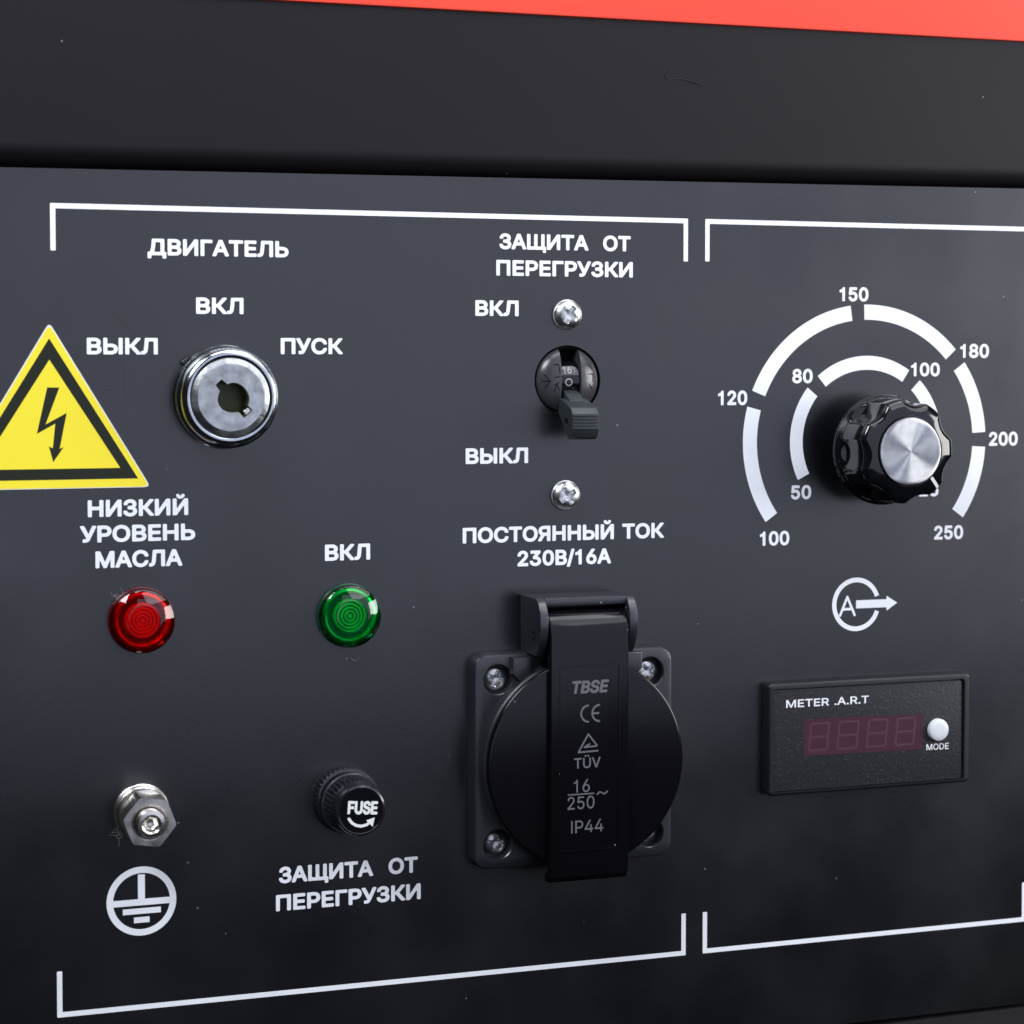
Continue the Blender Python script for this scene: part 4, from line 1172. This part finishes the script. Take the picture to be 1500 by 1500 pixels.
b = B().lathe(NC, prof, 360, rf=grip, cap0=True, cap1=False)
b.lathe(NC, [(9.7, 23.8), (9.5, 23.6), (9.45, 23.0)], 360)
make("fluted_grip", b, M_GLOSS, kn, NO, smooth=28)
b = B().lathe(NC, [(9.3, 23.0), (9.3, 24.1), (9.15, 24.35), (8.9, 24.42), (8.0, 24.44), (0.02, 24.46)], 120)
make("aluminium_cap", b, M_ALU, kn, NO, smooth=40)
a = math.radians(47)
b = B()
u, v = (math.cos(a), math.sin(a)), (-math.sin(a), math.cos(a))
pr = [(9.75, 23.85), (10.9, 23.66), (12.0, 23.36), (13.2, 22.96), (13.75, 22.56)]
vs = [(NC[0] + u[0] * p + v[0] * q, NC[1] + u[1] * p + v[1] * q, h + e) for p, h in pr for q, e in ((-.45, -.25), (-.45, .03), (.45, .03), (.45, -.25))]
fs = [(4 * i + j, 4 * i + j + 1, 4 * i + j + 5, 4 * i + j + 4) for i in range(4) for j in range(3)] + [(0, 1, 2, 3), (16, 17, 18, 19)]
b.add(vs, fs)
make("pointer_line", b, M_WHITE, kn, NO, smooth=0)

# ------------------------------------------------------------------ digital meter
MC = (224.5, 143.0)
MO = (*MC, 0)
dm = thing("digital_meter", MO, "black panel meter with an unlit dark red display and a white MODE button", "panel meter")
out = rrect(193.05, 127.4, 256.3, 158.6, 1.3, 6)
ins_ = rrect(194.3, 128.9, 254.6, 157.7, .9, 4)
b = B()
b.ring(out, out, 0, 3.4)
steps = [(out, 3.4), (inset(out, .12), 3.72), (inset(out, .36), 3.93), (inset(out, .62), 4.0)]
for (a_, ha), (c_, hc) in zip(steps[:-1], steps[1:]):
    b.ring(a_, c_, ha, hc)
b.face_with_holes(steps[-1][0], [ins_], 4.0)
b.ring(ins_, ins_, 4.0, 2.8)
make("bezel", b, M_BEZEL, dm, MO, smooth=30)
b = B().prism(rrect(194.45, 129.3, 253.9, 157.55, .8, 4), 2.0, 3.5, .15)
b.add([(x, y, 2.85) for x, y in ins_], [tuple(range(len(ins_)))])
face = make("face_plate", b, M_METER, dm, MO, smooth=30)
FHT = 3.53
make("lettering", text_bag("METER .A.R.T", 198.47, 224.15, 134.35, 2.15, .03, FHT), M_INK, face, MO, smooth=0, label="thin white text METER .A.R.T")
make("lettering", text_bag("MODE", 242.6, 249.8, 148.8, 1.75, .02, FHT), M_INK, face, MO, smooth=0, label="small white text MODE under the button")
b = poly_bag([(203.95, 137.95), (241.45, 138.2), (241.3, 148.35), (204.0, 148.0)], 3.52)
disp = make("display", b, M_DISP, dm, MO, smooth=0)
seg = {}
for k, (xa, xb) in enumerate([(205.9, 211.5), (214.7, 220.7), (223.9, 229.8), (233.0, 238.7)]):
    ya, yb, ym = 139.2, 146.7, 142.95
    sl = 0.10

    def P(x, y):
        return (x + (ym - y) * sl, y)
    L = []
    g = .35
    L += [[P(xa + g, ya), P(xb - g, ya)], [P(xa + g, ym), P(xb - g, ym)], [P(xa + g, yb), P(xb - g, yb)]]
    for xx in (xa, xb):
        L += [[P(xx, ya + g), P(xx, ym - g)], [P(xx, ym + g), P(xx, yb - g)]]
    make("display_digit", strokes_bag(L, .62, 3.53, res=.14), M_DIGIT, disp, MO, smooth=0)
b = B().lathe((246.05, 143.05), [(3.15, 3.0), (3.15, 4.3), (3.0, 4.65), (2.6, 4.85), (1.5, 4.95), (0.05, 4.98)], 48)
make("mode_button", b, M_BUTTON, dm, MO, smooth=40)

# ------------------------------------------------------------------ stray hair and lint
hp = [(164.9, -39.6), (163.9, -38.4), (163.15, -37.4), (163.6, -37.0), (165.2, -37.25), (168.3, -37.2), (171.3, -36.6), (173.9, -35.7)]
hp = [(x, y - 0.0022 * (x - 120) - .0018 * (x - 120), 0.45 + .12 * math.sin(i * 1.3)) for i, (x, y) in enumerate(hp)]
t = make("stray_hair", B().tube(hp, 0.09, 6), M_HAIR, None, (168, -37, .4), label="short bent hair lying on the black upper rail")
t["category"] = "hair"


def lint(c, n, size, seed, label, h=0.3):
    rnd = random.Random(seed)
    b = B()
    for _ in range(n):
        x, y = c[0] + rnd.gauss(0, size * .25), c[1] + rnd.gauss(0, size * .25)
        a, turn = rnd.uniform(0, 6.28), rnd.uniform(-.5, .5)
        pts = []
        hh = h
        st = size * rnd.uniform(.05, .12)
        for k in range(12):
            pts.append((x, y, max(hh, 0.05)))
            a += turn + rnd.gauss(0, .15)
            x += math.cos(a) * st
            y += math.sin(a) * st
            hh += rnd.gauss(0, .1)
        b.tube(pts, 0.02, 5)
    t = make("lint_tuft", b, M_LINT, None, (*c, h), label=label)
    t["category"] = "lint"


lint((15.8, 97.6), 14, 1.9, 3, "tiny pale tuft of lint at the upper left of the red lamp", 1.0)
lint((14.8, 157.3), 7, 3.6, 5, "wispy pale lint caught under the earth terminal nut", 0.5)
lint((75.0, 114.8), 2, 2.4, 9, "short pale fibre just below the green lamp", 0.15)

bpy.context.view_layer.update()
